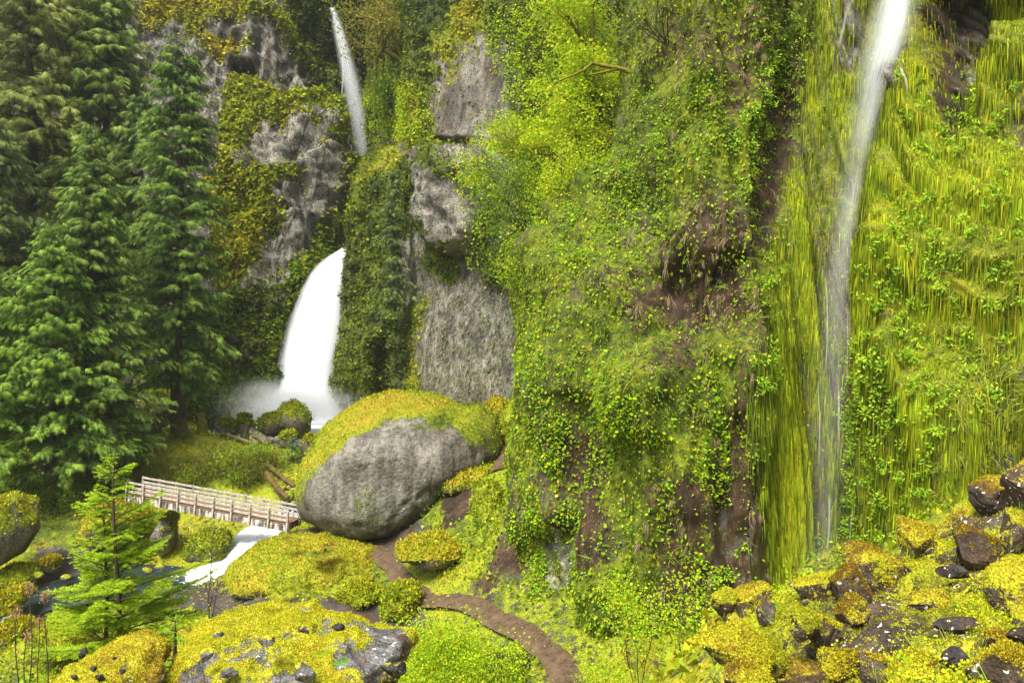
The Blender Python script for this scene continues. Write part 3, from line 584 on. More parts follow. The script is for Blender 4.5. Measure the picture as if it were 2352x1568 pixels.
HERB = np.max([poly(px, py, [(1990,620),(2060,440),(2160,420),(2200,560),(2120,760),(2060,900),(1990,1000),(1960,960)], 16, 14, 64), .9 * poly(px, py, [(1960,900),(2140,800),(2190,940),(2120,1200),(1990,1300),(1950,1200)], 20, 20, 65), .35 * poly(px, py, [(2060,200),(2352,200),(2352,900),(2200,1000)], 30), .9 * poly(px, py, [(1740,560),(1790,500),(1800,620),(1770,720),(1745,730)], 12, 8, 66), .9 * poly(px, py, [(1735,780),(1765,770),(1770,900),(1730,900)], 8), .8 * poly(px, py, [(1740,100),(1860,60),(1840,180),(1770,350),(1700,460),(1680,330)], 18, 20, 67), .7 * poly(px, py, [(1640,1290),(1710,1280),(1700,1350),(1640,1350)], 8), .7 * poly(px, py, [(1890,1200),(1960,1150),(1950,1330),(1880,1330)], 10)], 0)
hp, hn, hvi = sample(rV, rF, HERB, 620, np.random.default_rng(516)); rng = np.random.default_rng(517); S = Scatter()
i = np.repeat(np.arange(len(hp)), 26); m = len(i); cs = .14 + .12 * rng.random(len(hp)); base = hp + rN[hvi] * .05
q = base[i] + rv(rng, m) * (cs[i] * rng.random(m) ** .5)[:, None] + rN[hvi][i] * .08
S.add(*NARROW, q, unit(rv(rng, m) * .9 + rN[hvi][i] * .5 + UPV * .1), unit(UPV + rN[hvi][i] * .7 + .5 * rv(rng, m)), np.stack([.12 + .05 * rng.random(m), .08 + .065 * rng.random(m)], -1), jitter(np.array([(.36,.56,.03), (.46,.60,.03), (.24,.46,.025)])[rng.integers(0, 3, m)], rng))
tag(S.build('herb_leaves', M['leaf']), 'bright green clumps of pointed leaves on the wet mossy wall', 'leaves', kind='stuff')

# middle cliff
px, py = proj(mV); g = mgrey(px, py); mz = np.clip(mZ[:, 0], 0, 1); S = Scatter()
bright = np.max([poly(px, py, [(1130,60),(1300,60),(1460,200),(1400,330),(1280,480),(1220,640),(1150,620),(1130,420),(1210,300)], 30, 20, 68), .8 * poly(px, py, [(850,250),(900,180),(990,230),(980,320),(870,320)], 16, 14, 69), .8 * poly(px, py, [(1060,400),(1200,420),(1210,640),(1130,620),(1100,560)], 20, 14, 70)], 0)
cover(S, mV, mF, mN, (.25 + mz) * (1 - .93 * g), 60000, BLADE, (.12, .36), hued(mZ, 1.2, .03), 521, .3, (.8,.35,-.4), (.6,.7,.5))
cover(S, mV, mF, mN, bright * (.3 + sstep(-.2, .3, fbm(mV * .5, 523, 3))), 34000, LEAF, (.12, .30), pal([LG * 1.1, YG, (.42,.50,.015)], [3, 4, 3]), 522, .9, (.8,.3,-.2), (.5,.9,.5))
rng = np.random.default_rng(524); p, n_, vi = sample(mV, mF, poly(px, py, GREYS[1][0], 10) * (.2 + sstep(-.1, .4, fbm(mV * .6, 525, 3))), 900, rng); tufts(S, p, mN[vi], rng, 6, .26, .03, np.array([.34,.30,.18]), .9, .5)
p, n_, vi = sample(mV, mF, poly(px, py, GREYS[1][0], 10), 500, rng); tufts(S, p, mN[vi], rng, 6, .22, .04, np.array([.16,.22,.04]), .9, .7)
tag(S.build('ledge_leaves', M['leaf']), 'green leaves and grass growing on the middle cliff around the pale slab', 'leaves', kind='stuff')
# far cliff and gully
px, py = proj(lV); mz = np.clip(lZ[:, 0], 0, 1); S = Scatter()
cover(S, lV, lF, lN, mz ** 1.5 * (px > 250), 60000, BLADE, (.16, .44), hued(lZ, 1.15), 531, .35, (.8,.3,-.4), (.6,.7,.5))
low = poly(px, py, MOSSLINE, 14, 16, 2)
cover(S, lV, lF, lN, low * sstep(-.1, .25, fbm(lV * .4, 533, 3)), 14000, LEAF, (.16, .34), pal([LG * .7, (.14,.20,.012), DG * 1.3], [3, 3, 3]), 532, .5, (.8,.3,-.3), (.5,.9,.5))
cover(S, bV, bF, bN, np.clip(bZ[:, 0], 0, 1), 14000, LEAF, (.25, .5), hued(bZ, 1.0), 534, .5)
tag(S.build('cliff_moss', M['mossleaf']), 'golden and green moss growing in patches over the far grey cliff', 'moss', kind='stuff')
# valley floor
px, py = proj(gV); pd = np.minimum(dist_line(gV[:, 0], gV[:, 1], PA) - .1, dist_line(gV[:, 0], gV[:, 1], PB) + .2); gm = np.clip(gZo[:, 0], 0, 1) * sstep(.34, .72, pd)
talm = poly(gV[:, 0], gV[:, 1], [(1.2,4.5),(2.2,9),(3.2,13),(5.5,13.5),(7,15),(9.6,17.5),(14,17),(14,3),(3,3)], .5); sl = 1 / np.maximum(gV[:, 1], 8) ** 1.3
S = Scatter(); near = sl * gm * (1 - talm) * (gV[:, 1] > 6) * (gV[:, 1] < 62)
cover(S, gV, gF, gN, near * (.25 + sstep(-.2, .3, fbm(gV * .5, 541, 3))), 66000, BLADE, (.06, .19), hued(gZo, 1.35, .03), 542, .14, (.7,.3,.5), (.3,.9,.5))
cover(S, gV, gF, gN, near * sstep(0, .35, fbm(gV * .3, 543, 3)), 18000, LEAF, (.07, .18), pal([LG, YG, BG_ * .8], [3, 3, 1]), 544, .3, (.7,.2,.5), (.2,1,.5))
rng = np.random.default_rng(545); p, n_, vi = sample(gV, gF, near, 1800, rng); tufts(S, p, gN[vi], rng, 7, .26, .025, np.array([.24,.28,.03]), -.9, .7)
tag(S.build('ground_cover', M['leaf']), 'low green and yellow plants covering the valley floor', 'plants', kind='stuff')
# moss fuzz and tiny herbs of the talus
px, py = proj(tV); tm = np.clip(tZo[:, 0], 0, 1.2) ** 2 * _e.ravel() * (1 / np.maximum(tV[:, 1], 5) ** 1.2); S = Scatter()
cover(S, tV, tF, tN, tm, 150000, BLADE, (.010, .028), hued(tZo, 1.35, .0, (TH, TCOL)), 551, .03, (.7,.4,.6), (.4,.8,.6), 1.0)
cover(S, tV, tF, tN, tm * sstep(.1, .4, fbm(tV * .9, 553, 3)), 15000, ROUND, (.012, .034), pal([LG * 1.3, YG * 1.2, (.42,.46,.02)], [2, 4, 3]), 552, .07, (.6,.3,.5), (.2,1,.4))
rng = np.random.default_rng(554); p, n_, vi = sample(tV, tF, tm, 260, rng); tufts(S, p, tN[vi], rng, 9, .14, .008, np.array([.30,.40,.04]), -.9, .8)
tag(S.build('talus_moss', M['mossleaf']), 'bright yellow moss and tiny herbs growing over the talus slope', 'moss', kind='stuff')

# leaf litter and pebbles on the path
S = Scatter(); rng = np.random.default_rng(561); m = 2600; i = rng.integers(0, len(PA), m); o2 = rng.standard_normal((m, 2)) * .42
q = PA[i] + np.stack([o2[:, 0], o2[:, 1], 0 * o2[:, 0]], -1); q[:, 2] = ground_z(q[:, 0], q[:, 1]) + .10 + .03 * rng.random(m)
S.add(*LEAF, q, rv(rng, m) * np.array([1, 1, .2]), UPV + .4 * rv(rng, m), .03 + .05 * rng.random(m) ** 2, jitter(np.array([(.05,.035,.022), (.20,.14,.09), (.28,.20,.11), (.12,.13,.03)])[rng.integers(0, 4, m)], rng, .3))
tag(S.build('leaf_litter', M['dry']), 'brown leaf litter and grit strewn on the dirt path', 'litter', kind='stuff')

# ================================================================== THINGS: boulders and stones
_ico = {}
def ico(sub):
    if sub not in _ico:
        bm = bmesh.new(); bmesh.ops.create_icosphere(bm, subdivisions=sub, radius=1)
        V = np.array([v.co[:] for v in bm.verts]); Fc = np.array([[v.index for v in f.verts] for f in bm.faces]); bm.free(); _ico[sub] = (V, Fc)
    return _ico[sub]
def vnormals(V, Fc):
    n = np.cross(V[Fc[:, 1]] - V[Fc[:, 0]], V[Fc[:, 2]] - V[Fc[:, 0]]); out = np.zeros_like(V)
    for k in range(3): np.add.at(out, Fc[:, k], n)
    return unit(out)
def moss_zone(V, N, seed, cover_=.5, hue=.5, brown=.3, wet=.05, sc_=1.0):
    n = fbm(V * sc_, seed, 4); m = cover_ + .75 * (N[:, 2] - .15) + .55 * n
    return np.clip(zz(m, hue + .25 * fbm(V * sc_ * .8, seed + 3, 3) + .04 * (N[:, 2] > .5), brown + .4 * fbm(V * sc_ * 1.7, seed + 5, 3), wet), 0, 1)
def fuzz(V, Fc, N, Z, n, size, seed, parent, tab=None, g=1.3, name='moss'):
    S = Scatter(); cover(S, V, Fc, N, np.clip(Z[:, 0] - .25, 0, 1) ** 1.3, n, BLADE, size, hued(Z, g, .02, tab), seed, size[1] * .9, (.7,.5,.4), (.5,.7,.6), .8)
    o = S.build(name, M['mossleaf'], parent)
    if o: o['kind'] = 'stuff'
    return o
def outline_boulder(name, label, pts, Y, depth, mat, seed, sub=5, rough=.16, zonef=None, cover_=.5, hue=.5, brown=.3, boxy=.75, fz=0, fsize=(.05, .12), tab=None, sc_=1.0, angular=0, cat='boulder', group=None, flat=None, relief=3.0):
    pts = np.array(pts, float); c = pts.mean(0) if flat is None else np.array(flat); d = pts - c; ang = np.arctan2(-d[:, 1], d[:, 0]); rad = np.hypot(d[:, 0], d[:, 1]) / F * Y
    o_ = np.argsort(ang); ang, rad = ang[o_], rad[o_]; ang = np.concatenate([ang - 2*np.pi, ang, ang + 2*np.pi]); rad = np.tile(rad, 3)
    D, Fc = ico(sub); th = np.arctan2(D[:, 2], D[:, 0]); m = np.hypot(D[:, 0], D[:, 2]); R = np.interp(th, ang, rad)
    C = P(c[0], c[1], Y); mm = m ** boxy; V = np.stack([np.cos(th) * R * mm, depth * np.sign(D[:, 1]) * np.abs(D[:, 1]) ** .85, np.sin(th) * R * mm], -1)
    rs = np.random.default_rng(seed); Rm = rad.mean()
    for k in range(angular):
        nn = unit(rs.standard_normal(3)); cc = Rm * (.72 + .2 * rs.random()); q = V @ nn - cc; V = V - np.maximum(q, 0)[:, None] * nn * .75
    nd = unit(V); V = V + nd * (fbm(V / Rm * 1.3 + seed, seed, 5) * rough * Rm)[:, None] + nd * (fbm(V * 2.2 + seed, seed + 1, 4) * rough * .3)[:, None]
    Wd = V + C; x0, y0, x1, y1 = *pts.min(0), *pts.max(0)
    for _ in range(3):      # keep the displaced stone to the outline it was measured at
        px, py = proj(Wd); s2 = np.array([(x1 - x0) / (px.max() - px.min()), 1, (y1 - y0) / (py.max() - py.min())]); Wd = C + (Wd - C) * s2
        px, py = proj(Wd); Wd = Wd + np.array([((x0 + x1) - (px.max() + px.min())) / 2 / F * Y, 0, -((y0 + y1) - (py.max() + py.min())) / 2 / F * Y])
    N = vnormals(Wd, Fc); px, py = proj(Wd)
    Z = moss_zone(Wd, N, seed, cover_, hue, brown, sc_=sc_) if zonef is None else np.clip(zonef(Wd, px, py, N), 0, 1)
    Wd = Wd + N * (np.clip(.6 - Z[:, 0], 0, .6) * crag(Wd * relief, seed) * .55 / relief)[:, None]
    Wd = Wd + N * (np.clip(Z[:, 0], 0, 1) * ((billow(Wd * 1.5 * sc_, seed + 9) * .13 + billow(Wd * 4 * sc_, seed + 19) * .05) / sc_))[:, None]
    base = np.array([C[0], C[1], Wd[:, 2].min()])
    if fz:
        t = thing(name, label, cat, base, group); mesh('stone', Wd - base, Fc, mat, t, {'zone': Z})
        mo_ = fuzz(Wd, Fc, N, Z, fz, fsize, seed + 11, None, tab); mo_ and (mo_.data.transform(Matrix.Translation(-Vector(base))), setattr(mo_, 'parent', t))
        return t
    o = mesh(name, Wd - base, Fc, mat, None, {'zone': Z}); o.location = base; return tag(o, label, cat, group)
def rock(name, label, box, Y, mat, seed, sub=4, cover_=.4, hue=.55, brown=.4, ang=7, rough=.16, group=None, cat='rock', sc_=2.2, fz=0, rot=None, fsize=(.009, .025), tab=None, depthk=.9, sink=0.0):
    x0, y0, x1, y1 = box; C = P((x0 + x1) / 2, (y0 + y1) / 2, Y); sx = (x1 - x0) / 2 / F * Y; sz = (y1 - y0) / 2 / F * Y
    D, Fc = ico(sub); V = D.copy(); rs = np.random.default_rng(seed)
    V = V + D * (fbm(D * 1.1 + seed * 1.7, seed, 4) * rough * 1.4)[:, None]
    for k in range(ang):
        nn = unit(rs.standard_normal(3)); q = V @ nn - (.50 + .26 * rs.random()); V = V - np.maximum(q, 0)[:, None] * nn * .97
    V = V + unit(V) * (fbm(D * 4 + seed, seed + 2, 3) * .045)[:, None]
    V = V / np.array([np.abs(V[:, 0]).max(), np.abs(V[:, 1]).max(), np.abs(V[:, 2]).max()]) * np.array([sx, (sx + sz) / 2 * depthk, sz])
    if rot: a = math.radians(rot); V = V @ np.array([[math.cos(a), 0, math.sin(a)], [0, 1, 0], [-math.sin(a), 0, math.cos(a)]])
    Wd = V + C; N = vnormals(Wd, Fc); Z = moss_zone(Wd, N, seed, cover_, hue, brown, sc_=sc_)
    Wd = Wd + N * (Z[:, 0] * billow(Wd * 5, seed + 9) * .02)[:, None]; base = np.array([C[0], C[1], Wd[:, 2].min()])
    if fz:
        t = thing(name, label, cat, base, group); mesh('stone', Wd - base, Fc, mat, t, {'zone': Z}, smooth=False)
        mo_ = fuzz(Wd, Fc, N, Z, fz, fsize, seed + 11, None, tab or (TH, TCOL)); mo_ and (mo_.data.transform(Matrix.Translation(-Vector(base))), setattr(mo_, 'parent', t))
        return t
    o = mesh(name, Wd - base, Fc, mat, None, {'zone': Z}, smooth=ang < 8); o.location = base; return tag(o, label, cat, group)

BIG = [(682,1130),(700,1050),(735,985),(790,935),(850,908),(910,902),(975,908),(1025,928),(1055,938),(1095,935),(1135,975),(1155,1020),(1140,1060),(1090,1085),(1050,1120),(1005,1185),(930,1222),(820,1248),(745,1225),(695,1190)]
def bigzone(V, px, py, N):
    bare = poly(px, py, [(700,1200),(700,1130),(738,1070),(790,1030),(850,985),(915,965),(985,955),(1020,985),(1060,985),(1110,1010),(1125,1060),(1060,1110),(1000,1200),(930,1270),(780,1270)], 12, 18, 71)
    cap = poly(px, py, [(690,1090),(735,985),(790,935),(910,895),(1030,925),(1000,960),(900,950),(800,1010),(740,1070)], 14, 10, 72)
    n = fbm(V * .8, 611, 4); m = .72 - .95 * bare + .3 * n + .5 * cap + .55 * bare * sstep(-.05, .35, n) + .45 * (N[:, 2] - .35) * (1 - .7 * bare)
    dk = .15 + .3 * poly(px, py, [(960,950),(1010,940),(1060,960),(1150,1000),(1140,1060),(1060,1080),(1010,1070),(985,1000)], 16, 14, 73) + .3 * poly(px, py, [(685,1190),(700,1120),(760,1180),(760,1240)], 14)
    return zz(m, .36 + .36 * cap + .3 * fbm(V * .6, 613, 3) + .15 * poly(px, py, [(1030,930),(1150,940),(1150,1010),(1040,990)], 20), np.clip(dk, 0, 1), .05)
outline_boulder('huge_boulder', 'huge grey boulder with golden moss cap beside the end of the footbridge', BIG, 39.4, 4.6, M['bigrock'], 601, 6, .085, bigzone, boxy=.62, fz=12000, fsize=(.04, .11), flat=(915,1085), relief=1.3)
outline_boulder('mossy_mound', 'broad mound of yellow moss between the white cascade and the path', [(520,1330),(545,1270),(600,1238),(680,1230),(760,1240),(830,1268),(872,1305),(880,1335),(840,1345),(790,1375),(740,1402),(680,1397),(620,1372),(540,1348)], 33.6, 2.7, M['boulder'], 621, 6, .17, cover_=.80, hue=.60, fz=16000, fsize=(.03, .09), flat=(700,1320))
_B = [('mossy_boulder', 'rounded mossy boulder on dark gravel below the yellow mound', [(778,1375),(800,1345),(840,1335),(872,1345),(875,1380),(850,1403),(800,1405)], 30.2, 1.0, .8, .45),
 ('mossy_boulder', 'tall tilted mossy slab beside the bend of the path', [(880,1420),(895,1370),(925,1338),(955,1350),(960,1400),(935,1438),(895,1442)], 29.2, .8, .75, .45),
 ('mossy_boulder', 'moss covered boulder right of the path below the huge boulder', [(910,1280),(930,1245),(980,1228),(1040,1232),(1065,1262),(1040,1295),(1010,1308),(960,1305),(925,1300)], 31.3, 1.3, .75, .62),
 ('stream_rock', 'low green mossy rock in the stream left of the cascade', [(425,1262),(450,1235),(490,1220),(528,1222),(535,1255),(520,1285),(470,1292),(435,1288)], 38.3, 1.2, 1.0, .38),
 ('mossy_boulder', 'orange mossed boulder under the left end of the footbridge', [(178,1215),(200,1170),(245,1150),(300,1158),(340,1185),(350,1230),(330,1268),(240,1270),(190,1255)], 41.2, 1.7, .7, .78),
 ('abutment_rock', 'upright grey streaked rock supporting the footbridge above the stream', [(343,1270),(345,1200),(360,1180),(395,1185),(408,1230),(398,1268),(370,1280)], 40.6, .9, .05, .4),
 ('mossy_boulder', 'large dark sided mossy boulder cut by the left picture edge', [(-110,1240),(-70,1160),(-10,1135),(40,1150),(75,1190),(90,1240),(70,1285),(20,1312),(-60,1315)], 37.2, 2.2, .45, .55),
 ('pool_rock', 'large round mossy rock standing in the pool below the falls', [(628,975),(640,940),(665,922),(690,922),(710,945),(717,980),(712,1005),(640,1008)], 56.6, 1.5, .55, .42),
 ('pool_rock', 'smaller mossy rock leaning left of the large round pool rock', [(590,980),(600,955),(622,952),(645,962),(660,985),(655,1003),(600,1004)], 55.6, 1.0, .5, .42),
 ('bank_rock', 'mossy rock between the logs and the huge boulder', [(690,1040),(694,1012),(715,1003),(730,1015),(728,1060),(700,1068)], 50.5, .9, .45, .5),
 ('bank_rock', 'small pale mossy rock beside the log pile', [(643,1010),(650,995),(668,992),(680,1005),(676,1028),(650,1030)], 52.5, .6, .4, .5),
 ('cedar_rock', 'upper dark mossy rock behind the cedar trunk', [(312,900),(325,862),(355,850),(378,880),(385,925),(330,930)], 56.5, 1.6, .45, .4),
 ('cedar_rock', 'wide dark mossy rock just left of the cedar trunk', [(312,950),(320,910),(350,900),(390,915),(408,950),(405,988),(330,988)], 54.5, 1.5, .3, .4),
 ('cedar_rock', 'low mossy rock at the foot of the cedar rocks', [(290,985),(305,950),(335,942),(358,955),(360,1010),(300,1014)], 52.5, 1.2, .6, .45),
 ('shore_rock', 'dark wet rock at the left shore of the pool', [(532,990),(545,968),(570,965),(590,985),(588,1020),(540,1022)], 55.8, .9, .1, .4),
 ('shore_rock', 'small black rock at the water edge below the driftwood stub', [(628-85,968),(555,955),(575,958),(578,975),(548,978)], 58.0, .5, -.2, .4),
 ('shore_rock', 'brown shore rock behind the stump', [(495,985),(508,965),(530,970),(540,1000),(520,1012),(498,1005)], 55.2, .8, .15, .5),
 ('saddle_rock', 'yellow mossy hump right behind the huge boulder', [(1105,965),(1115,932),(1140,918),(1162,925),(1168,955),(1150,978),(1115,982)], 46.5, 1.3, .95, .68),
 ('saddle_rock', 'bright green hump against the near cliff above the trail', [(1150,990),(1170,935),(1200,905),(1235,905),(1240,1010),(1190,1050),(1165,1030)], 40.5, 1.6, 1.0, .5),
 ('slope_rock', 'mossy knob above the red earth patch', [(1010,1135),(1040,1085),(1085,1065),(1135,1072),(1140,1100),(1095,1120),(1060,1130)], 36.3, 1.1, .8, .58),
 ('slope_rock', 'grassy rib of rock right of the red earth patch', [(1085,1200),(1100,1120),(1135,1105),(1160,1140),(1155,1220),(1130,1275),(1095,1260)], 33.0, 1.1, .95, .48),
 ('bank_rock', 'golden mossy rock on the left stream bank', [(-20,1390),(0,1355),(45,1348),(70,1375),(60,1415),(0,1420)], 33.8, 1.0, .8, .66),
 ('bank_rock', 'yellow green mossy rock behind the fir sapling', [(75,1480),(95,1440),(150,1420),(210,1430),(230,1480),(200,1520),(110,1520)], 27.5, 1.3, .9, .55),
 ('bank_rock', 'low mossy rock beside the dark gravel on the left', [(90,1290),(105,1280),(125,1278),(140,1300),(130,1318),(98,1315)], 37.5, .5, .5, .68),
 ('bank_rock', 'mossy rock near the left edge above the white water', [(-20,1330),(10,1305),(60,1300),(90,1325),(80,1350),(0,1352)], 36.6, .9, .7, .55),
 ('bank_rock', 'brown mossy rock at the left edge beside the dry stalks', [(-30,1490),(-10,1432),(50,1425),(85,1455),(70,1500),(0,1520)], 30.3, 1.0, .5, .6)]
for k, (nm, lb, pts, Y, dp, cv, hu) in enumerate(_B):
    outline_boulder(nm, lb, pts, Y, dp, M['boulder'], 640 + 13 * k, (5 if Y < 34 else 4) if Y < 45 else 3, .26, angular=7, boxy=.62, cover_=cv - .1, hue=hu, brown=.35 if 'grey' not in lb else .1, fz=int(2600 if Y < 45 else 1300), fsize=(.05, .14) if Y < 45 else (.08, .2), sc_=1.1, cat='boulder' if 'boulder' in nm else 'rock')
# small mossy rocks along the stream behind the bridge
rng = np.random.default_rng(660)
for k in range(16):
    x = 615 + 65 * rng.random(); y = 1065 + (x - 615) * .9 + 40 * rng.random(); s_ = 7 + 9 * rng.random(); Y = (12.3) * F / (y - HY) * .98
    rock('bank_stone', 'small mossy stone in the cluster beside the stream behind the footbridge', (x - s_, y - s_ * .7, x + s_, y + s_ * .7), Y, M['boulder'], 700 + k, 2, .75, .5, .3, 4, group='mossy stones along the stream behind the bridge', sc_=1.2)
for k in range(9):
    x = 60 + 330 * rng.random(); y = 1300 + 45 * rng.random(); s_ = 8 + 8 * rng.random(); Y = 13.6 * F / (y - HY)
    rock('bank_stone', 'small mossy stone at the edge of the dark pool left of the cascade', (x - s_, y - s_ * .6, x + s_, y + s_ * .6), Y, M['boulder'], 730 + k, 2, .45, .6, .3, 5, group='mossy stones along the dark pool', sc_=1.2)

# foreground boulders
FA = [(392,1575),(415,1500),(470,1455),(540,1430),(600,1416),(640,1404),(700,1424),(735,1408),(765,1402),(800,1418),(850,1422),(895,1444),(930,1490),(948,1560),(930,1640),(640,1680),(420,1650)]
def fazone(V, px, py, N):
    n = fbm(V * 1.5, 761, 4); n2 = fbm(V * 4.0, 763, 3); right = poly(px, py, [(850,1425),(960,1430),(960,1680),(780,1680),(760,1530),(820,1470)], 22, 14, 74)
    low = poly(px, py, [(390,1545),(560,1520),(700,1560),(700,1680),(390,1680)], 18, 14, 75)
    m = .95 + .45 * (N[:, 2] - .3) + .5 * n - .55 * right - .45 * low - 1.0 * sstep(.12, .26, fbm(V * np.array([2.2, 2.2, 5.5]), 765, 3)) * (.7 + .3 * (N[:, 2] < .6))
    return zz(m, .64 + .20 * sstep(.55, .15, N[:, 2]) + .22 * n, .25 + .5 * right * sstep(0, .3, n) + .3 * n2, .1)
t1 = outline_boulder('moss_boulder', 'large foreground boulder thick with bright yellow moss at the bottom edge', FA, 11.2, 1.35, M['fore'], 771, 6, .20, fazone, boxy=.6, fz=62000, fsize=(.009, .023), tab=(TH, TCOL), angular=9, flat=(670,1540), relief=7.0)
FB = [(108,1580),(145,1522),(180,1488),(215,1470),(255,1468),(300,1484),(340,1520),(378,1570),(360,1650),(130,1660)]
t2 = outline_boulder('moss_boulder', 'smaller foreground boulder with golden moss and black stone at bottom left', FB, 10.6, .8, M['fore'], 781, 6, .18, lambda V, px, py, N: fazone(V, px, py, N) + np.array([.05, .12, 0, 0]), boxy=.7, fz=19000, fsize=(.009, .024), tab=(TH, TCOL), angular=4, flat=(240,1565))
outline_boulder('moss_boulder', 'low mossy rock between the two foreground boulders', [(355,1575),(375,1552),(400,1545),(425,1555),(430,1600),(360,1610)], 10.7, .4, M['fore'], 787, 5, .1, cover_=.9, hue=.7, fz=3500, fsize=(.012, .032), tab=(TH, TCOL), sc_=2)
# stones set in the moss of the two boulders
rng = np.random.default_rng(790)
for k, (x, y, s_, Y) in enumerate([(700,1447,13,10.1),(610,1470,18,9.9),(500,1455,12,10.3),(775,1440,14,10.2),(475,1505,16,9.95),(530,1545,22,9.8),(905,1535,26,10.1),(700,1545,24,9.8)]):
    rock('embedded_stone', 'dark angular stone set in the yellow moss of the large foreground boulder', (x - s_ * 1.2, y - s_ * .7, x + s_ * 1.2, y + s_ * .7), Y + .14, M['fore'] if k % 3 else M['darkstone'], 800 + k, 3, -.05, .6, .3, 12, rot=float(k * 37 % 50 - 25),  group='stones in the moss of the large foreground boulder', sc_=4)
for k, (x, y, s_) in enumerate([(193,1492,10),(188,1505,9),(215,1535,8),(262,1512,6),(230,1555,12),(280,1540,9),(170,1555,8),(300,1560,10)]):
    rock('embedded_stone', 'dark angular stone set in the moss of the smaller foreground boulder', (x - s_, y - s_ * .8, x + s_, y + s_ * .8), 9.9 if k > 1 else 10.05, M['darkstone'], 830 + k, 3, -.15, .6, .3, 9, group='stones in the moss of the smaller foreground boulder', sc_=4)

# talus: the larger rocks one by one
_T = [('yellow mossy boulder at the lower left corner of the talus', (1600,1438,1760,1545), 8.4, .85, .58, 6000, 0),
 ('rounded mossy hump right of the lower left talus boulder', (1700,1460,1812,1545), 8.6, .7, .5, 3500, 0),
 ('long brown rock ledge with golden moss on the left crest of the talus', (1650,1345,1800,1420), 11.2, .45, .72, 3000, 6),
 ('mossy rock at the foot of the thin fall on the talus crest', (1828,1325,1945,1385), 11.8, .55, .66, 2500, 0),
 ('big leaning slab with brown moss in the middle of the talus', (1930,1262,2090,1372), 10.9, .42, .80, 5000, -4),
 ('steep brown mossed flank left of the big leaning slab', (1905,1300,1990,1412), 10.4, .45, .95, 3000, 24),
 ('humped golden moss rock above the big leaning slab', (2062,1206,2160,1290), 12.4, .7, .74, 3500, 0),
 ('rock with sparse moss right of the humped golden rock', (2150,1240,2215,1300), 12.2, .35, .6, 900, 0),
 ('tall brown rock with white lichen near the right edge', (2200,1215,2300,1325), 11.3, .25, .85, 1800, 0),
 ('brown pyramid shaped rock below the mossy wall at the right edge', (2215,1080,2352,1200), 14.2, .25, .85, 2200, -18),
 ('dark rock against the right edge above the lichen covered rock', (2310,1060,2420,1180), 13.6, .2, .85, 1000, 0),
 ('lichen covered rock at the right edge of the talus', (2285,1180,2400,1275), 12.0, .3, .6, 1200, 0),
 ('yellow mossy outcrop at the right edge in mid slope', (2262,1300,2440,1425), 8.9, .65, .62, 4500, -12),
 ('long thin dark stone lying slanted among the herbs', (2150,1418,2236,1448), 7.9, -.25, .6, 0, 17),
 ('flat faced grey brown block on the left of the talus', (1734,1390,1788,1440), 9.6, -.3, .6, 0, 0),
 ('dark olive mossed rock left of centre on the talus', (1814,1402,1886,1474), 9.1, .6, .42, 2000, 0),
 ('split grey stone with a golden moss side', (1858,1416,1936,1482), 8.6, .25, .72, 1500, 0),
 ('dark mossy rock below the big leaning slab', (1925,1370,1995,1440), 9.2, .45, .8, 1500, 0),
 ('brown square block at the bottom edge of the talus', (1762,1508,1912,1600), 7.1, .12, .82, 1500, 3),
 ('block capped by a bright yellow moss cushion near the bottom edge', (1890,1496,1980,1566), 7.3, .7, .66, 2600, 0),
 ('grey brown angular stone right of the yellow moss cushion', (1974,1508,2042,1556), 7.1, .1, .75, 500, -10),
 ('blackish faceted stone in the lower right of the talus', (2160,1494,2222,1540), 6.6, -.3, .6, 0, 8),
 ('dark mossy boulder in the bottom right corner', (2246,1488,2400,1600), 6.2, .35, .74, 3000, 0),
 ('low brown rock at the bottom edge right of centre', (2046,1515,2162,1580), 6.6, .3, .75, 1500, 0),
 ('black stone lying under the tall lichen rock', (2158,1296,2214,1332), 10.2, -.3, .6, 0, 0),
 ('pointed brown stone standing upright above the bottom blocks', (1852,1474,1898,1522), 7.8, -.1, .8, 300, 0),
 ('pale round stone at the bottom edge of the talus', (1984,1542,2040,1580), 6.6, -.4, .6, 0, 0),
 ('black shiny stone at the right edge above the mossy corner boulder', (2312,1432,2380,1482), 7.2, -.4, .6, 0, 0),
 ('gold mossed slab tilted beside the black shiny stone', (2248,1450,2326,1494), 7.4, .45, .78, 1500, 14),
 ('mossy slab on the lower left below the yellow mossy boulder', (1660,1520,1770,1600), 7.5, .55, .76, 2000, 0),
 ('yellow moss cushion rock left of the brown rock ledge', (1640,1350,1690,1410), 11.3, .8, .68, 1200, 0),
 ('slanted brown slab right of the mossy corner herbs', (2090,1365,2180,1395), 9.4, .35, .8, 800, 18)]
pxT, pyT = proj(tV); idx = np.where((tV[:, 1] > 5) & (_e.ravel() > .6))[0]; pxF, pyF = pxT[idx], pyT[idx]
def talus_Y(x, y, default):
    d = (pxF - x) ** 2 + (pyF - y) ** 2; n_ = idx[d < 36.0]; return tV[n_, 1].min() if len(n_) else default
for k, (lb, bx_, Y, cv, hu, fz, rt) in enumerate(_T):
    mt = M['talus'] if not any(w_ in lb for w_ in ('black', 'dark stone')) else M['darkstone']
    Y = talus_Y((bx_[0] + bx_[2]) / 2, bx_[1] * .25 + bx_[3] * .75, Y)
    ex, ey = (bx_[2] - bx_[0]) * .08, (bx_[3] - bx_[1]) * .08; bx_ = (bx_[0] - ex, bx_[1] - ey, bx_[2] + ex, bx_[3] + ey)
    rock('talus_rock', lb, bx_, Y, mt, 850 + 7 * k, 4, cv - .08, hu, .55, 15, .22, fz=int(fz * 1.1), rot=rt, sc_=2.6)
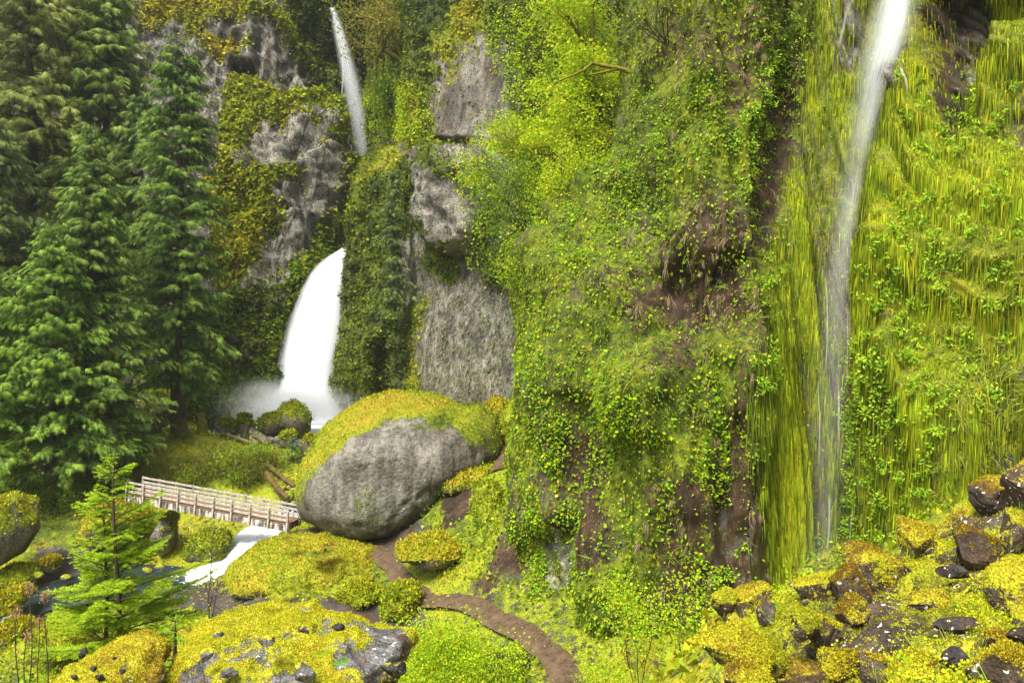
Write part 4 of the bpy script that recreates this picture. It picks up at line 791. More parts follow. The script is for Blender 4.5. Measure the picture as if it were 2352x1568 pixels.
# the lesser stones of the slope
rng = np.random.default_rng(900); pts = []
while len(pts) < 150:
    x = 1640 + 712 * rng.random(); y = 1240 + 320 * rng.random()
    if y < 1395 - (x - 1640) * .36 + 10: continue
    v = (tV.reshape(-1, 3)); pts.append((x, y, 4 + 14 * rng.random() ** 1.8))
for k, (x, y, s_) in enumerate(pts):
    d = (pxF - x) ** 2 + (pyF - y) ** 2; near_ = idx[d < 9.0]
    if len(near_) == 0: continue
    Y = tV[near_, 1].min(); lt = rng.random() < .16
    rock('talus_stone', 'small dark stone lying among the bright moss of the talus' if not lt else 'small stone spotted with white lichen among the talus moss', (x - s_, y - s_ * .6, x + s_, y + s_ * .6), Y + .03, M['lichenstone'] if lt else (M['talus'] if rng.random() < .5 else M['darkstone']), 1000 + k, 2, -.25 + .3 * (rng.random() < .3), .6, .35, 8, .25, group='lichen spotted stones on the talus' if lt else 'dark stones scattered on the talus', sc_=5, rot=float(rng.integers(-25, 25)))

# ================================================================== THINGS: the footbridge
M['plank'] = plain_mat('weathered_plank', [(.3, (.16,.13,.105)), (.5, (.38,.335,.285)), (.72, (.62,.57,.51))], 7, (1, 1, 1), bump=.3)
M['deck'] = plain_mat('brown_deck', [(.3, (.10,.055,.03)), (.55, (.21,.125,.07)), (.8, (.30,.20,.12))], 5, bump=.3)
def beam_mat():
    t = NT('stained_beam'); co = t.co((1, 1, .16)); a = t.noise(co, 6, 5, .7); b = t.noise(t.co(), 3.0, 3, .6)
    c = t.ramp(t.math('ADD', t.math('MULTIPLY', a, .75), t.math('MULTIPLY', b, .25)), [(.40, (.035,.022,.018)), (.49, (.16,.12,.10)), (.56, (.52,.47,.43)), (.7, (.70,.66,.62))])
    p = t.n('BsdfPrincipled'); t.l(c, p.inputs['Base Color']); p.inputs['Roughness'].default_value = .85; return t.done(p.outputs[0])
M['beam'] = beam_mat()
def box_mesh(name, sx, sy, sz, mat, bev=.012):
    bm = bmesh.new(); bmesh.ops.create_cube(bm, size=1); bmesh.ops.scale(bm, vec=(sx, sy, sz), verts=bm.verts)
    bmesh.ops.bevel(bm, geom=bm.edges[:], offset=min(bev, sx * .2, sy * .2, sz * .2), segments=1, affect='EDGES')
    me = bpy.data.meshes.new(name); bm.to_mesh(me); bm.free(); me.materials.append(mat); return me
BR = P(662, 1204.5, 37.5); BL = P(291, 1135, 40.1); _al = BL - BR; BLEN = float(np.linalg.norm(_al)); al = _al / BLEN
ac = unit(np.cross(np.array([0, 0, 1.]), al)); ac = ac * (1 if ac[1] > 0 else -1); upb = np.cross(al, ac) * (1 if np.cross(al, ac)[2] > 0 else -1)
br = thing('footbridge', 'weathered wooden footbridge with board railings crossing the stream', 'bridge', tuple(BR))
Rm3 = Matrix((tuple(al), tuple(ac), tuple(upb))).transposed()
if Rm3.determinant() < 0: Rm3 = Matrix((tuple(al), tuple(-ac), tuple(upb))).transposed()
br.rotation_euler = Rm3.to_euler(); sgn = 1.0 if (Rm3 @ Vector((0, 1, 0))).y > 0 else -1.0
def bpart(name, me, x, y, z, rz=0.0): o = link(bpy.data.objects.new(name, me), br); o.location = (x, y * sgn, z); o.rotation_euler = (0, 0, rz); return o
WD = 1.0; me_ = box_mesh('stringer', BLEN + .1, .12, .30, M['beam'])
for y in (0.03, WD - .03): bpart('stringer', me_, BLEN / 2, y, -.19)
npl = 56; me_ = box_mesh('deck_plank', BLEN / npl - .012, WD + .06, .05, M['deck'], .006); rng = np.random.default_rng(3)
for k in range(npl): bpart('deck_plank', me_, (k + .5) * BLEN / npl, WD / 2, .002 + .006 * rng.random(), .012 * rng.standard_normal())
me_ = box_mesh('post', .085, .07, 1.02, M['plank'])
for k in range(10):
    x = .02 + (BLEN - .04) * k / 9
    for y in (-.072, WD + .072): bpart('post', me_, x, y, .655 - .51 + .012)
for y in (-.012 + .004, WD + .012 - .004):
    for z, h in ((.62, .10), (.40, .115), (.175, .115)):
        for seg in range(3):
            L = BLEN / 3; m2 = box_mesh('rail', L - .008, .03, h, M['plank']); bpart('rail', m2, L * (seg + .5), y, z + .004 * rng.standard_normal())
me_ = box_mesh('end_board', .05, WD - .1, .26, M['beam']); bpart('end_board', me_, .03, WD / 2, -.17); bpart('end_board', me_, BLEN - .03, WD / 2, -.17)

# ================================================================== THINGS: logs, stump, driftwood
M['oldlog'] = plain_mat('mossy_log', [(.35, (.05,.03,.015)), (.5, (.12,.07,.03)), (.6, (.13,.12,.02)), (.75, (.2,.19,.03))], 3.5, bump=.6)
def log(name, label, a, b, r0, r1, mat, seed, group=None, bend=.15, stubs=0):
    a, b = P(*a), P(*b); n = 14; t = np.linspace(0, 1, n)[:, None]; rs = np.random.default_rng(seed); pts = a + (b - a) * t
    pts[:, 2] += np.sin(t[:, 0] * np.pi) * bend * rs.uniform(-1, 1); pts[:, 0] += np.sin(t[:, 0] * np.pi * 1.4) * bend * rs.uniform(-1, 1)
    T = Tubes(); base = pts[0].copy(); T.add(pts - base, np.linspace(r0, r1, n) * (1 + .12 * rs.standard_normal(n)), 9)
    V = np.concatenate(T.V); T.V = [V + .25 * r0 * fbm(V * 3.5 + seed, seed, 3)[:, None] * unit(rv(rs, len(V)))]
    for k in range(stubs):
        i = rs.integers(3, n - 2); d = unit(rs.standard_normal(3)) * .5; T.add(np.array([pts[i], pts[i] + d * .6, pts[i] + d]) - base, [r1 * .4, r1 * .3, .01], 5)
    o = T.build(name, mat); o.location = base; return tag(o, label, 'log', group)
for k, (lb, a, b, r0, r1, mt) in enumerate([
    ('thick brown log lying foremost in the pile by the pool', (578,988,55.2), (612,1016,52.8), .30, .24, 'logwood'),
    ('reddish log beside the thick foremost log of the pile', (584,986,55.6), (622,1014,53.2), .17, .14, 'logwood'),
    ('long dark log at the back of the pile by the water', (575,983,56.8), (645,1002,55.4), .22, .16, 'bark'),
    ('pale grey log lying level in front of the pool rocks', (600,1004,54.3), (645,1008,53.8), .24, .22, 'logwood'),
    ('thin bleached log left of the log pile', (522,998,53.5), (585,1020,51.5), .13, .09, 'logwood'),
    ('short log end sticking out under the log pile', (577,1003,53.6), (585,1020,52.6), .16, .14, 'logwood'),
    ('long mossy log sloping toward the huge boulder above the stream', (596,1055,48.6), (681,1116,45.2), .17, .12, 'oldlog'),
    ('rust coloured log sloping down to the stream behind the footbridge', (612,1085,46.6), (660,1142,43.2), .16, .12, 'oldlog'),
    ('curved dark branch at the foot of the pool rocks', (628,1012,53.0), (652,1024,52.0), .10, .07, 'bark'),
    ('short peeled log on the gravel beside the path bend', (962,1398,29.0), (1000,1412,28.6), .07, .06, 'logwood')]):
    log('fallen_log', lb, a, b, r0, r1, M[mt], 1200 + k, stubs=2 if k in (2, 6) else 0)
T = Tubes(); b0 = P(462, 1003, 53.0); h = np.linspace(0, 1.65, 9)
T.add(np.stack([.06 * np.sin(h * 2), 0 * h, h], -1), .42 - .12 * h + .05 * np.sin(h * 9), 11); V = np.concatenate(T.V); T.V = [V * (1 + .25 * fbm(V * 2.2, 1301, 3)[:, None] * np.array([1, 1, .5]))]
o = T.build('tree_stump', M['mossbark']); o.location = b0; tag(o, 'broken mossy tree stump right of the cedar trunk', 'stump')
T = Tubes(); T.add([(0,0,0),(-.1,0,.5),(-.3,0,1.0),(-.75,0,1.45)], [.16,.14,.11,.03], 7); T.add([(-.2,0,.8),(-.55,0,1.0),(-.9,0,.75)], [.09,.06,.02], 6); T.add([(-.3,0,1.0),(-.35,.1,1.4),(-.5,.1,1.7)], [.08,.05,.015], 6); T.add([(-.15,0,.6),(-.6,.1,.55),(-.75,.1,.2)], [.08,.05,.03], 6)
o = T.build('driftwood_stub', M['mossbark']); o.location = P(537, 990, 56.6); tag(o, 'forked mossy driftwood stub rising at the pool edge', 'driftwood')

# ================================================================== THINGS: conifers
def conifer(seed, H, R, bare=.08, droop=.5, whorl=.42, dens=4.2, col=(.055,.13,.022), tip=(.13,.24,.035), spray=.62, top=1.0, power=.8, yscale=1.0):
    """returns (trunk tubes, branch tubes, crown scatter) in local space, base at origin"""
    rs = np.random.default_rng(seed); tr, brn, S = Tubes(), Tubes(), Scatter()
    h = np.linspace(0, H, 16); wob = np.stack([.12 * np.sin(h * .35 + seed), .12 * np.cos(h * .3 + seed), h], -1)
    tr.add(wob, np.maximum(.018 * H * (1 - h / H) ** .9, .02) * np.where(h < .5, 1.25, 1), 9)
    z = H * bare; pos, ax, nr, sz, cl = [], [], [], [], []
    while z < H * .985:
        t = (z - H * bare) / (H * (1 - bare)); prof = (1 - t) ** power * (.55 + .45 * min(1, t * 6 + .35)); nb = rs.integers(4, 7)
        for k in range(nb):
            L = R * prof * rs.uniform(.65, 1.12) + .12; a = rs.uniform(0, 2 * np.pi); od = np.array([np.cos(a), np.sin(a), 0]); sd = np.array([-od[1], od[0], 0])
            m = 6; s_ = np.linspace(0, 1, m); dr_ = droop * rs.uniform(.5, 1.4); dz = L * (.22 * (1 - t * .3) * s_ - dr_ * s_ ** 2 + .18 * s_ ** 3) + t * L * .35 * s_
            z0 = z + rs.uniform(-.5, .5) * whorl * 1.6; pth = od[None] * (L * s_)[:, None] + np.stack([0 * s_, 0 * s_, z0 + dz], -1) + sd[None] * (L * .12 * rs.uniform(-1, 1) * s_ ** 2)[:, None]
            if L > .8: brn.add(pth, np.linspace(.012 + .008 * L, .006, m), 3, False)
            ns = max(3, int(L * dens * (1.2 if L < 1.5 else 1)))
            for j in range(ns):
                u = .18 + .82 * (j + rs.random()) / ns; q = np.array([np.interp(u, s_, pth[:, c]) for c in range(3)]); sg = -1 if (j & 1) else 1
                reach = (1 - u * .55) * min(L * .5, 1.0) * rs.uniform(.1, 1.0)
                d = od * (.55 + .5 * u) + sd * sg * (.85 - .5 * u) * rs.uniform(.6, 1.1); q2 = q + sd * sg * reach * .75 + od * reach * .35 - UPV * reach * .35
                for qq in ((q, q2) if reach > .28 else (q,)):
                    pos.append(qq); ax.append(unit(d + DN * rs.uniform(.25, .75) + .2 * rs.standard_normal(3))); nr.append(unit(UPV + .35 * od + .35 * rs.standard_normal(3)))
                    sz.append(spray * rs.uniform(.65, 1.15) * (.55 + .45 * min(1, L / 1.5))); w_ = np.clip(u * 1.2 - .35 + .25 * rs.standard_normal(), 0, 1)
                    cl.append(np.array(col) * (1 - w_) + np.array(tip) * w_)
        z += whorl * rs.uniform(.7, 1.3) * (1 - .45 * t)
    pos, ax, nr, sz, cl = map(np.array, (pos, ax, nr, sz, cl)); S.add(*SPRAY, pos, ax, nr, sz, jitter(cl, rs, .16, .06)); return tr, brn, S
def plant_conifer(name, label, base, seed, H, R, rz=0.0, group='conifers on the left bank', cat='tree', **kw):
    tr, brn, S = conifer(seed, H, R, **kw); t = thing(name, label, cat, tuple(base), group); t.rotation_euler = (0, 0, rz)
    k_ = tr.build('trunk', M['bark'], t); brn.build('branches', M['bark'], k_); S.build('crown', M['needle'], t); return t
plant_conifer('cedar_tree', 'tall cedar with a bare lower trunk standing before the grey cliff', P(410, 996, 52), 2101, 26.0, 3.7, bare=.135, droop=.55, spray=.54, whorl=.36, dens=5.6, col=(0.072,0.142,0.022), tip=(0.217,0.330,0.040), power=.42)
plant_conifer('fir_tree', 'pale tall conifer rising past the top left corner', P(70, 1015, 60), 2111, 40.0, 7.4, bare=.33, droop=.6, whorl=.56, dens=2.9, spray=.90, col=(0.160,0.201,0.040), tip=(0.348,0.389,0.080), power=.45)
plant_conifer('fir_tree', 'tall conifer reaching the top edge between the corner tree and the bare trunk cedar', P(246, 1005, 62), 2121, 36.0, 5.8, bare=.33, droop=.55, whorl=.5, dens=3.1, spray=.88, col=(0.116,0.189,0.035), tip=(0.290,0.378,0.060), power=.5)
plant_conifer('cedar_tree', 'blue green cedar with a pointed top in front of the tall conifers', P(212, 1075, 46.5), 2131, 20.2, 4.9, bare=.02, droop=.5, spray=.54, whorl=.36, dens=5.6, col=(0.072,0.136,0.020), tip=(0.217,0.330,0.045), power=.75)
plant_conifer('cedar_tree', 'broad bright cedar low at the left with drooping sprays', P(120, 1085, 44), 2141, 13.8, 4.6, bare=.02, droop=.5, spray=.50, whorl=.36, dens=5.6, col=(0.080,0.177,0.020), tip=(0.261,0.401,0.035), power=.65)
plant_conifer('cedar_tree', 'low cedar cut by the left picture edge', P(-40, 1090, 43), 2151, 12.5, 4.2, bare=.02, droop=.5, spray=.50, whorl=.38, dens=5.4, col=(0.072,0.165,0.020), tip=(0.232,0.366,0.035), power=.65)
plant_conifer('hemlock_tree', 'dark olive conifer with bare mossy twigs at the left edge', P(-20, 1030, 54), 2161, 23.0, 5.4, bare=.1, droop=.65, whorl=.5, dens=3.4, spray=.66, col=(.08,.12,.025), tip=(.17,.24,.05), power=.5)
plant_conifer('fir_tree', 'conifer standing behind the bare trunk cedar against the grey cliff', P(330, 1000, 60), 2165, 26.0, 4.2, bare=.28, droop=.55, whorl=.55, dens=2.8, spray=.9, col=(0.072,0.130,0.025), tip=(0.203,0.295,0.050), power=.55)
plant_conifer('ledge_conifer', 'small dark conifer clinging to the mossy wall right of the lower fall', P(905, 715, 62.5), 2171, 11.0, 1.7, bare=.05, droop=.6, whorl=.4, dens=3.6, spray=.6, col=(0.072,0.118,0.030), tip=(0.203,0.271,0.055), group='conifers on the middle cliff', power=.6)
plant_conifer('gully_conifer', 'dark conifer above the lip of the upper fall', P(815, 70, 97), 2181, 12, 3.0, droop=.6, spray=1.0, whorl=.6, dens=3, col=(0.036,0.059,0.018), tip=(0.087,0.118,0.030), group='conifers on the middle cliff', power=.7)
plant_conifer('young_cedar', 'small blue green cedar sapling beside the huge boulder', P(676, 1064, 49.5), 2191, 1.75, .62, droop=.45, whorl=.12, dens=12, spray=.26, col=(0.058,0.130,0.040), tip=(0.131,0.236,0.060), group='young conifers', bare=.03)
plant_conifer('young_cedar', 'small feathery conifer on the left bank by the shrubs', P(255, 1100, 43.5), 2195, 2.2, .8, droop=.45, whorl=.14, dens=10, spray=.28, col=(0.072,0.142,0.020), tip=(0.189,0.260,0.040), group='young conifers', bare=.03)

# ---- the fir sapling in the foreground: twigs with single needles
def fir_sapling(name, label, base, seed, H, R, stems, col, tip):
    rs = np.random.default_rng(seed); t = thing(name, label, 'tree', tuple(base)); tr, brn, S = Tubes(), Tubes(), Scatter(); A, B, Wd_, Cc = [], [], [], []
    for (ox, oy, hh, rk) in stems:
        h = np.linspace(0, hh, 14); ctr = np.stack([ox * (1 - .25 * h / hh) + .05 * np.sin(h * 1.3), oy + .04 * np.cos(h), h], -1); tr.add(ctr, .055 * (1 - h / hh) ** .8 * (hh / H) + .006, 7)
        z = .12 * hh
        while z < hh * .97:
            tt = z / hh; c0 = np.array([np.interp(z, h, ctr[:, k]) for k in range(3)])
            for k in range(rs.integers(4, 7)):
                L = R * rk * (1 - tt) ** .85 * rs.uniform(.38, 1.15) + .06; a = rs.uniform(0, 2*np.pi); c0 = np.array([np.interp(z + rs.uniform(-.16, .16), h, ctr[:, k_]) for k_ in range(3)]); sag = rs.uniform(.15, .5); od = np.array([np.cos(a), np.sin(a), 0]); sd = np.array([-od[1], od[0], 0]); m = 6; s_ = np.linspace(0, 1, m)
                pth = c0 + od * (L * s_)[:, None] + UPV * (L * (.28 * s_ - sag * s_ ** 2 + .35 * tt * s_ + .2 * s_ ** 3))[:, None]; brn.add(pth, np.linspace(.010 + .004 * L, .003, m), 4, False)
                segs = [(pth[i], pth[i+1], .9) for i in range(1, m - 1)]
                nt = int(L / .085)
                for j in range(nt):
                    u = .2 + .8 * (j + .5) / nt; q = np.array([np.interp(u, s_, pth[:, c]) for c in range(3)]); l2 = (.12 + .42 * L * (1 - u)) * rs.uniform(.6, 1.1)
                    for sg in (-1, 1):
                        d = unit(od * .75 + sd * sg * .8 + UPV * rs.uniform(-.15, .12)); e = q + d * l2; segs.append((q, e, .4))
                        if l2 > .2:
                            for v in (.4, .7):
                                q3 = q + d * l2 * v; d3 = unit(d + sd * sg * .1 + od * .7 * (1 if v > .5 else -.2) + UPV * rs.uniform(-.1, .1)); segs.append((q3, q3 + d3 * l2 * .45, .2))
                for a_, b_, w_ in segs: A.append(a_); B.append(b_); Cc.append(w_)
            z += .38 * rs.uniform(.75, 1.2) * (1 - .35 * tt)
    A, B, Cc = np.array(A), np.array(B), np.array(Cc); L = np.linalg.norm(B - A, axis=1); n = np.maximum((L * 110).astype(int), 6); i = np.repeat(np.arange(len(A)), n); m = len(i)
    u = rs.random(m)[:, None]; d = unit(B - A)[i]; r_ = unit(np.cross(d, UPV + .01)); q = A[i] + (B - A)[i] * u
    ax_ = unit(d * .55 + r_ * np.where(rs.random((m, 1)) < .5, -1, 1) * rs.uniform(.5, 1, (m, 1)) + UPV * rs.uniform(-.1, .55, (m, 1)))
    w_ = np.clip(u[:, 0] * .7 + .25 * rs.standard_normal(m), 0, 1)[:, None]; cl = np.array(col) * (1 - w_) + np.array(tip) * w_
    S.add(*BLADE, q, ax_, unit(UPV + .4 * rv(rs, m)), np.stack([np.full(m, .019), .05 + .02 * rs.random(m)], -1), jitter(cl, rs, .18, .08))
    T2 = Tubes()
    k_ = tr.build('trunk', M['bark'], t); brn.build('branches', M['twig'], k_); S.build('needles', M['leaf'], t); return t
fir_sapling('fir_sapling', 'bright green young fir in front of the footbridge', P(268, 1545, 16.2), 2201, 4.6, 2.1, [(0, 0, 4.6, 1.0), (-.42, .25, 3.6, .75)], (.26,.42,.014), (.54,.66,.03))
fir_sapling('fir_sapling', 'small fir tuft between the two foreground boulders', P(395, 1590, 13.5), 2203, 1.2, .8, [(0, 0, 1.2, 1.0)], (.16,.32,.014), (.36,.52,.02))

# ================================================================== THINGS: broadleaf trees, shrubs, ferns, stalks
def grow(rs, p, d, L, r, lev, tubes, tips, spread=.6, up=.15, nchild=(2, 4), wob=.25, sides=5):
    n = 5; pts = [p]; dd = unit(d)
    for k in range(n - 1): dd = unit(dd + wob * rs.standard_normal(3) * .5 + up * UPV * .3); pts.append(pts[-1] + dd * L / (n - 1))
    tubes.add(np.array(pts), np.linspace(r, r * .6, n), max(3, sides), False)
    if lev == 0: tips.append((pts[-1], dd)); tips.append((pts[-2], dd)); return
    for k in range(rs.integers(*nchild)):
        f = rs.uniform(.35, 1); q = pts[min(n - 1, int(f * (n - 1) + .5))]; grow(rs, q, unit(dd + spread * rs.standard_normal(3) + up * UPV), L * rs.uniform(.55, .8), r * .55, lev - 1, tubes, tips, spread, up, nchild, wob, max(3, sides - 1))
    tips.append((pts[-1], dd))
def broadleaf(name, label, base, seed, stems, L, r, lev, leaf, nleaf, cols, mat='twig', spread=.6, up=.2, cloud=.35, lean=(0, 0, 1), group=None, cat='shrub', lsize=(.04, .08), tmpl=LEAF, fan=.6, leafnr=(1.0, .6), wood='stems', crown='leaves', squash=1.0):
    rs = np.random.default_rng(seed); T, tips = Tubes(), []
    for k in range(stems): grow(rs, np.array([.08, .08, 0]) * rs.standard_normal(3) * (stems > 1), unit(np.array(lean) + fan * rs.standard_normal(3) * np.array([1, 1, .2])), L * rs.uniform(.75, 1.15), r, lev, T, tips, spread, up)
    t = thing(name, label, cat, tuple(base), group); T.build(wood, M[mat], t)
    if nleaf:
        tp = np.array([q[0] for q in tips]); td = np.array([q[1] for q in tips]); i = rs.integers(0, len(tp), nleaf); S = Scatter()
        pos = tp[i] + cloud * rs.standard_normal((nleaf, 3)) * np.array([1, 1, squash]); c = np.array(cols)[rs.integers(0, len(cols), nleaf)]
        S.add(*tmpl, pos, unit(td[i] * .4 + .8 * rv(rs, nleaf) + .1 * DN), unit(leafnr[0] * UPV + leafnr[1] * rv(rs, nleaf)), lsize[0] + (lsize[1] - lsize[0]) * rs.random(nleaf), jitter(c, rs, .2, .1)); S.build(crown, M['leaf'], t)
    return t
def clone(t, base, rz, sc_, label=None):
    c = t.copy(); COL.objects.link(c); c.location = base; c.rotation_euler = (0, 0, rz); c.scale = (sc_,) * 3
    if label: c['label'] = label
    for ch in t.children: d = ch.copy(); COL.objects.link(d); d.parent = c
    return c
MAPLE = [(.40,.54,.012), (.48,.56,.012), (.30,.48,.012), (.55,.58,.02)]
LIMEB = [(.32,.44,.012), (.42,.48,.012), (.24,.38,.012)]
# spring maples on the shoulder of the near cliff
broadleaf('maple_tree', 'bright lime green maple spreading over the top of the near cliff', P(1395, 330, 36), 2301, 3, 3.2, .11, 3, 0, 9000, MAPLE, 'mossbark', .7, .1, .42, (-.75, -.35, .85), None, 'tree', (.09, .19), fan=.35, wood='trunk', crown='crown', squash=.5)
broadleaf('maple_tree', 'lower lime green maple leaning left over the pale slab', P(1345, 440, 37), 2302, 3, 2.7, .09, 3, 0, 8000, MAPLE, 'mossbark', .7, .05, .40, (-.8, -.2, .5), None, 'tree', (.08, .17), fan=.4, wood='trunk', crown='crown', squash=.5)
broadleaf('maple_tree', 'open lime green maple at the top edge of the picture', P(1370, 130, 39), 2303, 3, 3.4, .11, 3, 0, 8000, MAPLE, 'mossbark', .7, .1, .5, (-.6, -.2, .6), None, 'tree', (.10, .19), fan=.5, wood='trunk', crown='crown', squash=.5)
broadleaf('maple_tree', 'dense green shrub tree in the cleft beside the pale slab', P(1260, 560, 40), 2304, 4, 2.3, .07, 3, 0, 4200, [(.16,.28,.014), (.24,.36,.014), (.12,.22,.012)], 'twig', .7, .0, .42, (-.6, -.2, .6), None, 'tree', (.07, .16), fan=.5, wood='trunk', crown='crown')
broadleaf('cliff_bush', 'bright bush on the upper left corner of the near cliff', P(1318, 500, 31.5), 2305, 5, 1.5, .04, 3, 0, 4200, MAPLE, 'twig', .7, .1, .34, (-.4, -.5, .8), None, 'shrub', (.06, .13), fan=.6)
broadleaf('cliff_bush', 'bright bush lower on the left edge of the near cliff', P(1262, 640, 30.5), 2306, 5, 1.1, .03, 2, 0, 2600, LIMEB, 'twig', .7, .1, .3, (-.5, -.5, .6), None, 'shrub', (.05, .12), fan=.6)
broadleaf('moss_maple', 'golden mossy maple with bare crooked limbs beside the upper fall', P(868, 215, 77), 2311, 2, 5.2, .30, 3, 0, 1500, [(.30,.27,.03), (.36,.33,.04)], 'mossbark', .75, .15, .5, (.1, -.2, 1), 'golden mossy maples by the upper fall', 'tree', (.14, .3), fan=.3, wood='trunk', crown='crown')
broadleaf('moss_maple', 'second golden mossy maple higher right of the upper fall', P(935, 150, 75), 2312, 2, 4.6, .24, 3, 0, 1500, [(.30,.29,.03), (.24,.30,.03)], 'mossbark', .75, .1, .6, (-.2, -.2, 1), 'golden mossy maples by the upper fall', 'tree', (.14, .3), fan=.4, wood='trunk', crown='crown')
broadleaf('ledge_shrub', 'fresh green bush on the ledge right of the upper fall', P(900, 260, 76), 2313, 5, 2.3, .07, 2, 0, 2600, [(.20,.33,.02), (.28,.36,.02)], 'twig', .7, .1, .6, (0, -.3, 1), None, 'shrub', (.14, .3))
broadleaf('ledge_shrub', 'green bush under the pale crag on the middle cliff', P(1160, 470, 50), 2314, 5, 1.9, .05, 2, 0, 2400, [(.14,.24,.016), (.22,.32,.018)], 'twig', .7, .0, .5, (-.2, -.4, .8), None, 'shrub', (.10, .2))
broadleaf('bare_shrub', 'leafless dark twiggy shrub hanging at the top of the near cliff', P(1530, 100, 25.6), 2315, 7, 1.3, .022, 3, 0, 0, [(.2,.2,.02)], 'bark', .5, -.05, .3, (-.9, -.5, .5), None, 'shrub', fan=.35)
broadleaf('moss_limb', 'thick golden mossy limb reaching out of the maple crowns', P(1480, 180, 33), 2316, 1, 3.0, .12, 1, 0, 0, [(.2,.2,.02)], 'mossbark', .4, 0, .3, (-1, -.2, .35), None, 'branch', fan=.1, wood='limb')
# bright shrub in the bottom middle, saplings before the near cliff
LIME = [(.44,.58,.012), (.36,.54,.012), (.52,.58,.015), (.28,.46,.012)]
broadleaf('bright_shrub', 'lime green leafy shrub at the bottom centre beside the path', P(1050, 1640, 15.2), 2321, 11, .95, .014, 3, 0, 16000, LIME, 'twig', .55, .12, .19, (0, -.1, 1), None, 'shrub', (.028, .065), fan=.75)
broadleaf('bright_shrub', 'small lime green bush peeking up right of the path at the bottom edge', P(1395, 1655, 14.5), 2322, 7, .52, .010, 3, 0, 2600, LIME, 'twig', .55, .1, .12, (0, -.1, 1), None, 'shrub', (.022, .055), fan=.85)
for k, (x, y, Y, H_) in enumerate([(1545, 1600, 17.5, 1.7), (1600, 1610, 16.5, 1.35), (1475, 1600, 19, 1.5), (1428, 1500, 21, 1.0), (1345, 1420, 25.5, 1.1), (1260, 1390, 27, 1.0)]):
    broadleaf('cliff_sapling', ['tallest thin sapling with lime leaves before the near cliff', 'thin sapling right of the tallest one before the talus', 'thin lime leaved sapling left of the tallest one', 'short leafy sapling at the foot of the near cliff', 'leafy bush beside the bare grey rock foot of the cliff', 'yellow green bush above the path at the cliff corner'][k], P(x, y, Y), 2331 + k, 3, H_, .014, 2, 0, 900 if k < 3 else 1200, LIME, 'twig', .35, .25, .22, (0, -.1, 1), 'saplings before the near cliff', 'sapling', (.04, .085), fan=.22 if k < 3 else .5)
# budding sapling and bare twigs before the cascade
broadleaf('budding_sapling', 'thin bare sapling with pale yellow buds before the white cascade', P(487, 1490, 15.0), 2341, 1, 1.15, .022, 3, 0, 420, [(.62,.60,.12), (.55,.54,.14)], 'twig', .42, .35, .10, (-.03, 0, 1), None, 'sapling', (.03, .055), NARROW, .05)
broadleaf('budding_sapling', 'low sapling with sparse yellow leaves left of the large foreground boulder', P(545, 1500, 14.5), 2342, 4, .75, .010, 2, 0, 420, [(.42,.44,.04), (.34,.42,.03)], 'twig', .5, .25, .12, (0, 0, 1), None, 'sapling', (.02, .04), LEAF, .5)
# dry flower stalks at the left
for k, (x, y0, y1) in enumerate([(72, 1600, 1345), (108, 1600, 1362), (40, 1600, 1400), (58, 1600, 1455), (85, 1600, 1420)]):
    rs = np.random.default_rng(2350 + k); Y = 9.2 + .25 * k; b0, tpt = P(x - 8 + 4 * k, y0, Y), P(x, y1, Y); T, S = Tubes(), Scatter(); n = 8; pt = np.linspace(0, 1, n)[:, None] * (tpt - b0); pt[:, 0] += .03 * np.sin(np.linspace(0, 4, n) + k)
    T.add(pt, np.linspace(.009, .004, n), 5, False)
    for j in range(3): i = 3 + j; T.add([pt[i], pt[i] + np.array([rs.uniform(-.12, .12), .02, .14])], [.004, .002], 4, False)
    m = 170; top = pt[-1] + np.array([0, 0, -.03]); S.add(*LEAF, top + rs.standard_normal((m, 3)) * np.array([.028, .028, .038]), rv(rs, m), rv(rs, m), .012 + .012 * rs.random(m), jitter(np.broadcast_to(np.array([.36,.20,.13]), (m, 3)), rs))
    t = thing('dry_stalk', ['tallest dry brown flower stalk at the left edge', 'dry flower stalk right of the tallest one by the fir sapling', 'dry flower stalk nearest the left edge', 'shortest dry stalk at the left edge', 'dry stalk standing between the two tall dry ones'][k], 'plant', tuple(b0), 'dry flower stalks at the left edge'); T.build('stem', M['twig'], t); tag(S.build('flower_head', M['dry'], t), kind='stuff')
# olive twiggy shrubs on the bank behind the bridge
OL = [(.20,.19,.015), (.15,.17,.015), (.26,.25,.02), (.14,.20,.015)]
protos = [broadleaf('bank_shrub', 'olive twiggy shrub in the thicket behind the footbridge', P(300 + 110 * k, 1090, 47), 2361 + k, 12, .75, .016, 2, 0, 950, OL if k < 2 else [(.22,.34,.016), (.28,.36,.016)], 'twig', .7, .15, .22, (0, 0, 1), 'thicket shrubs behind the footbridge', 'shrub', (.06, .14), NARROW if k < 2 else LEAF, .8) for k in range(3)]
rng = np.random.default_rng(2370); spots = []
for k in range(46):
    if k < 34: x = rng.uniform(255, 630); y = rng.uniform(1012 if x < 440 else 1045, 1135) if x < 600 else rng.uniform(1060, 1090)
    else: x = rng.uniform(10, 280); y = rng.uniform(1095, 1215)
    spots.append((x, y))
spots.sort(key=lambda q: q[1])
def on_ground(x, y, lo=20., hi=66.):
    Y = np.linspace(lo, hi, 240); X = (x - CX) / F * Y; z = ground_z(X, Y); yy = HY - (z - CZ) / Y * F; k = np.where(yy <= y)[0]; k = k[0] if len(k) else len(Y) - 1
    return np.array([X[k], Y[k], z[k]])
